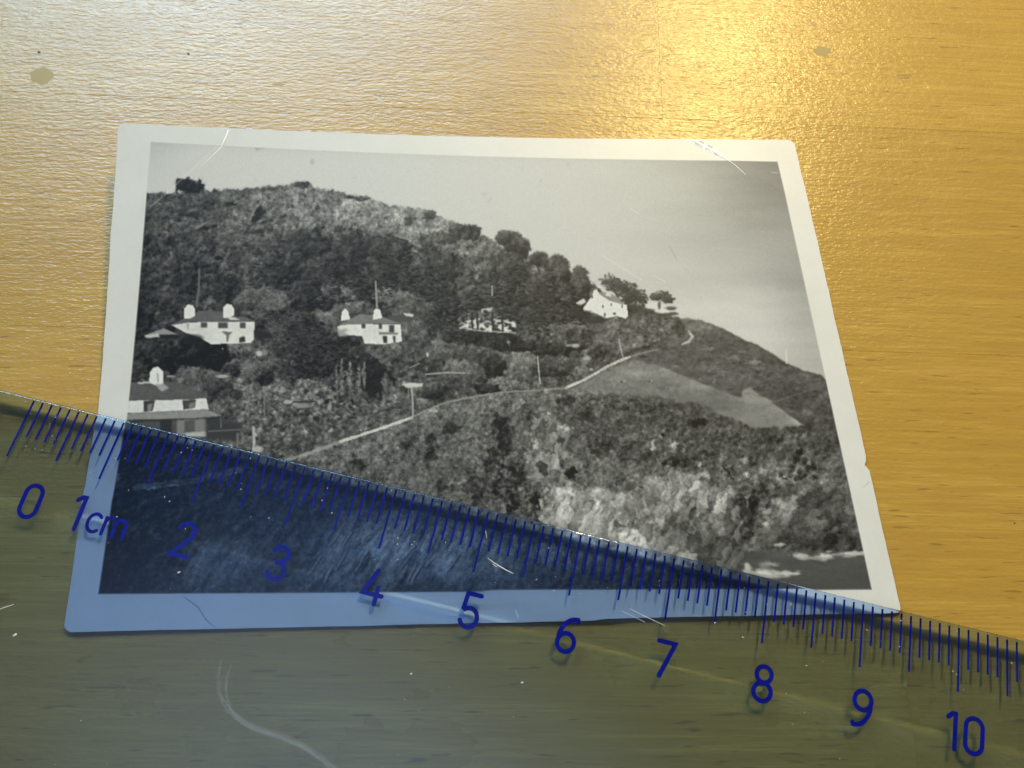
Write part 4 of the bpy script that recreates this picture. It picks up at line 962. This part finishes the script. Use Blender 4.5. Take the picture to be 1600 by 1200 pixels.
def stroke(pts, wd, z, closed=False):
    """a flat stroke of ink with round ends"""
    p = [Vector((x, y, 0)) for x, y in pts]; n = len(p); v = []; f = []
    for i in range(n):
        a = p[(i - 1) % n] if (closed or i > 0) else p[i]; b = p[(i + 1) % n] if (closed or i < n - 1) else p[i]
        d1 = (p[i] - a).normalized() if (p[i] - a).length > 1e-9 else (b - p[i]).normalized()
        d2 = (b - p[i]).normalized() if (b - p[i]).length > 1e-9 else d1
        t = (d1 + d2); t = t.normalized() if t.length > 1e-6 else d1
        nn = Vector((-t.y, t.x, 0)); k = max(.45, nn.dot(Vector((-d1.y, d1.x, 0))))
        for s_ in (1, -1): v.append((p[i] + nn * (s_ * wd / 2 / k), z))
    m_ = n if closed else n - 1
    for i in range(m_):
        j = (i + 1) % n; f.append((2 * i, 2 * i + 1, 2 * j + 1, 2 * j))
    if not closed:
        for e, o_ in ((0, 1), (n - 1, n - 2)):
            d = (p[e] - p[o_]).normalized(); b0 = len(v); nn = Vector((-d.y, d.x, 0))
            for k in range(7):
                a = math.pi * k / 6
                v.append((p[e] + nn * (wd / 2 * math.cos(a)) + d * (wd / 2 * math.sin(a)), z))
            f.append(tuple(range(b0, b0 + 7)))
    return [(q[0].x, q[0].y, q[1]) for q in v], f
def arc(cx, cy, rx, ry, a0, a1, n=14):
    return [(cx + rx * math.cos(math.radians(a0 + (a1 - a0) * i / n)), cy + ry * math.sin(math.radians(a0 + (a1 - a0) * i / n))) for i in range(n + 1)]
W2, H2 = .085, .165
def stadium():
    r = W2
    return arc(0, H2 - r, r, r, 0, 180, 12) + arc(0, -H2 + r, r, r, 180, 360, 12)
GLYPH = {
    '0': [(stadium(), True)],
    '1': [([(-.075, .125), (-.03, .165), (0, .165), (0, -.165)], False)],
    '2': [(arc(0, .082, .085, .083, 165, -20, 12) + [(.06, .02), (-.085, -.165), (.09, -.165)], False)],
    '3': [(arc(-.005, .085, .078, .080, 160, -85, 12) + [(-.02, .0)], False), (arc(-.005, -.082, .088, .083, 92, -160, 14), False)],
    '4': [([(.0, .165), (-.10, -.075), (.10, -.075)], False), ([(.045, .0), (.045, -.165)], False)],
    '5': [([(.08, .165), (-.06, .165), (-.072, .015)] + arc(-.002, -.070, .088, .095, 128, -155, 16), False)],
    '6': [(arc(.0, -.075, .086, .090, 0, 360, 22)[:-1], True), (arc(.075, -.05, .16, .215, 172, 88, 9) + [(.088, .148)], False)],
    '7': [([(-.085, .165), (.085, .165), (-.03, -.165)], False)],
    '8': [(arc(0, .088, .076, .077, 0, 360, 20)[:-1], True), (arc(0, -.078, .088, .087, 0, 360, 22)[:-1], True)],
    '9': [(arc(.0, .075, .086, .090, 0, 360, 22)[:-1], True), (arc(-.075, .05, .16, .215, -8, -92, 9) + [(-.088, -.148)], False)],
    'c': [(arc(0, 0, .078, .10, 48, 312, 16), False)],
    'm': [([(-.13, -.10), (-.13, .09)], False), (arc(-.068, .035, .058, .062, 175, 0, 9) + [(-.010, -.10)], False), (arc(.052, .035, .058, .062, 175, 0, 9) + [(.110, -.10)], False)],
}
ZI = ZB - .0022
def letters(name, items, wd=.046, sc=1.0):
    v = []; f = []
    for ch, x, y in items:
        for q, (pts, cl) in enumerate(GLYPH[ch]):
            a, b = stroke([(px * sc + x, py * sc + y) for px, py in pts], wd, ZI + .0006 * q, cl)
            f += [tuple(i + len(v) for i in t) for t in b]; v += a
    o = mesh_ob(name, v, f, M_INK, ruler); INK.append(o); return o
NC = -1.014
for k in range(16):
    s_ = ({0: .435, 1: .96}.get(k, k + .06 if k < 10 else k + .09) - 5) * CM
    if k < 10: o = letters('numeral', [(str(k), s_, NC)])
    else: o = letters('numeral', [('1', s_ - .105, NC), (str(k - 10), s_ + .085, NC)])
letters('unit_lettering', [('c', (1.135 - 5) * CM, NC - .055), ('m', (1.355 - 5) * CM, NC - .055)], .036, .92)

# dust flecks and fine scratches on the ruler
def flecks():
    rg = random.Random(9); v = []; f = []
    spots = []
    for _ in range(60):
        spots.append((rg.uniform(-5.6, 5.9), rg.uniform(-3.4, -.82), rg.choice((.003, .004, .004, .006)), rg.uniform(0, 3.14)))
    for x, y, r in ((-4.15, -2.25, .020), (-2.85, -1.33, .014), (.72, -1.55, .014), (-.35, -1.72, .012)): spots.append((x, y, r, .6))
    for x, y, r, a in spots:
        b = len(v); n = 6
        for i in range(n):
            t = 6.283 * i / n; q = r * rg.uniform(.6, 1.2)
            X, Y = q * 1.3 * math.cos(t), q * .7 * math.sin(t)
            v.append((x + X * math.cos(a) - Y * math.sin(a), y + X * math.sin(a) + Y * math.cos(a), ZB + TF + .002 + (NB - y) * .0109))
        v.append((x, y, ZB + TF + .002 + (NB - y) * .0109 + r * .5))
        for i in range(n): f.append((b + i, b + (i + 1) % n, b + n))
    for _ in range(70):      # lint lying on the bevel
        x, y = rg.uniform(-5.4, 5.6), rg.uniform(-.76, -.02); r = rg.choice((.004, .005, .007)); a = rg.uniform(0, 3.1); b = len(v)
        for i in range(5):
            t = 6.283 * i / 5; X, Y = r * 1.4 * math.cos(t), r * .6 * math.sin(t)
            yy = y + X * math.sin(a) + Y * math.cos(a)
            v.append((x + X * math.cos(a) - Y * math.sin(a), yy, zbev(yy) + .003))
        f.append(tuple(range(b, b + 5)))
    o = mesh_ob('dust', v, f, M_DUST, ruler); o['kind'] = 'stuff'; return o
flecks()
def scratch(pts, wd):
    v = []; f = []
    zz = lambda y: (zbev(y) if y > NB else ZB + TF + (NB - y) * .0109) + .0012
    for i, (x, y) in enumerate(pts):
        a = Vector(pts[max(0, i - 1)]); b = Vector(pts[min(len(pts) - 1, i + 1)]); d = (b - a).normalized(); w = wd * (.35 + .65 * math.sin(math.pi * (i + .5) / len(pts)))
        for s_, h in ((-1, 0), (0, .0016), (1, 0)):
            X, Y = x - d.y * w * s_ / 2, y + d.x * w * s_ / 2
            v.append((X, Y, zz(Y) + h))
    for i in range(len(pts) - 1):
        for k in (0, 1): f.append((3 * i + k, 3 * i + k + 1, 3 * i + k + 4, 3 * i + k + 3))
    return mesh_ob('scratch', v, f, M_DUST, ruler)
for p, w in (([(.11, -.47), (.18, -.50), (.26, -.525), (.33, -.545), (.40, -.56)], .008), ([(.17, -.515), (.22, -.535)], .006), ([(-4.43, -2.09), (-4.36, -2.04), (-4.28, -1.99)], .008), ([(1.62, -.62), (1.8, -.66), (2.0, -.70)], .005), ([(1.55, -.66), (1.8, -.715)], .004), ([(.02, -.20), (.05, -.27)], .005), ([(.5, -.9), (.55, -.97)], .005)):
    scratch(p, w)
# one long pale curved streak, more see-through than the dust
SC = [(-2.16, -2.02), (-2.15, -2.13), (-2.09, -2.29), (-2.0, -2.39), (-1.92, -2.44), (-1.80, -2.485), (-1.68, -2.51), (-1.52, -2.52), (-1.39, -2.53), (-1.25, -2.545), (-1.12, -2.57), (-.96, -2.62), (-.8, -2.69), (-.6, -2.82), (-.4, -3.0)]
for dx, w in ((0, .055), (.11, .040)):
    o = scratch([(x + dx * max(0, 1 - i / 6), y - .02 * dx * i) for i, (x, y) in enumerate(SC)], w)
    o.name = 'pale_streak'; o.data.materials[0] = M_STREAK
body.cycles.is_caustics_caster = True
for o in INK + [paper, emul, table] + [s[3] for s in staves]: o.cycles.is_caustics_receiver = True
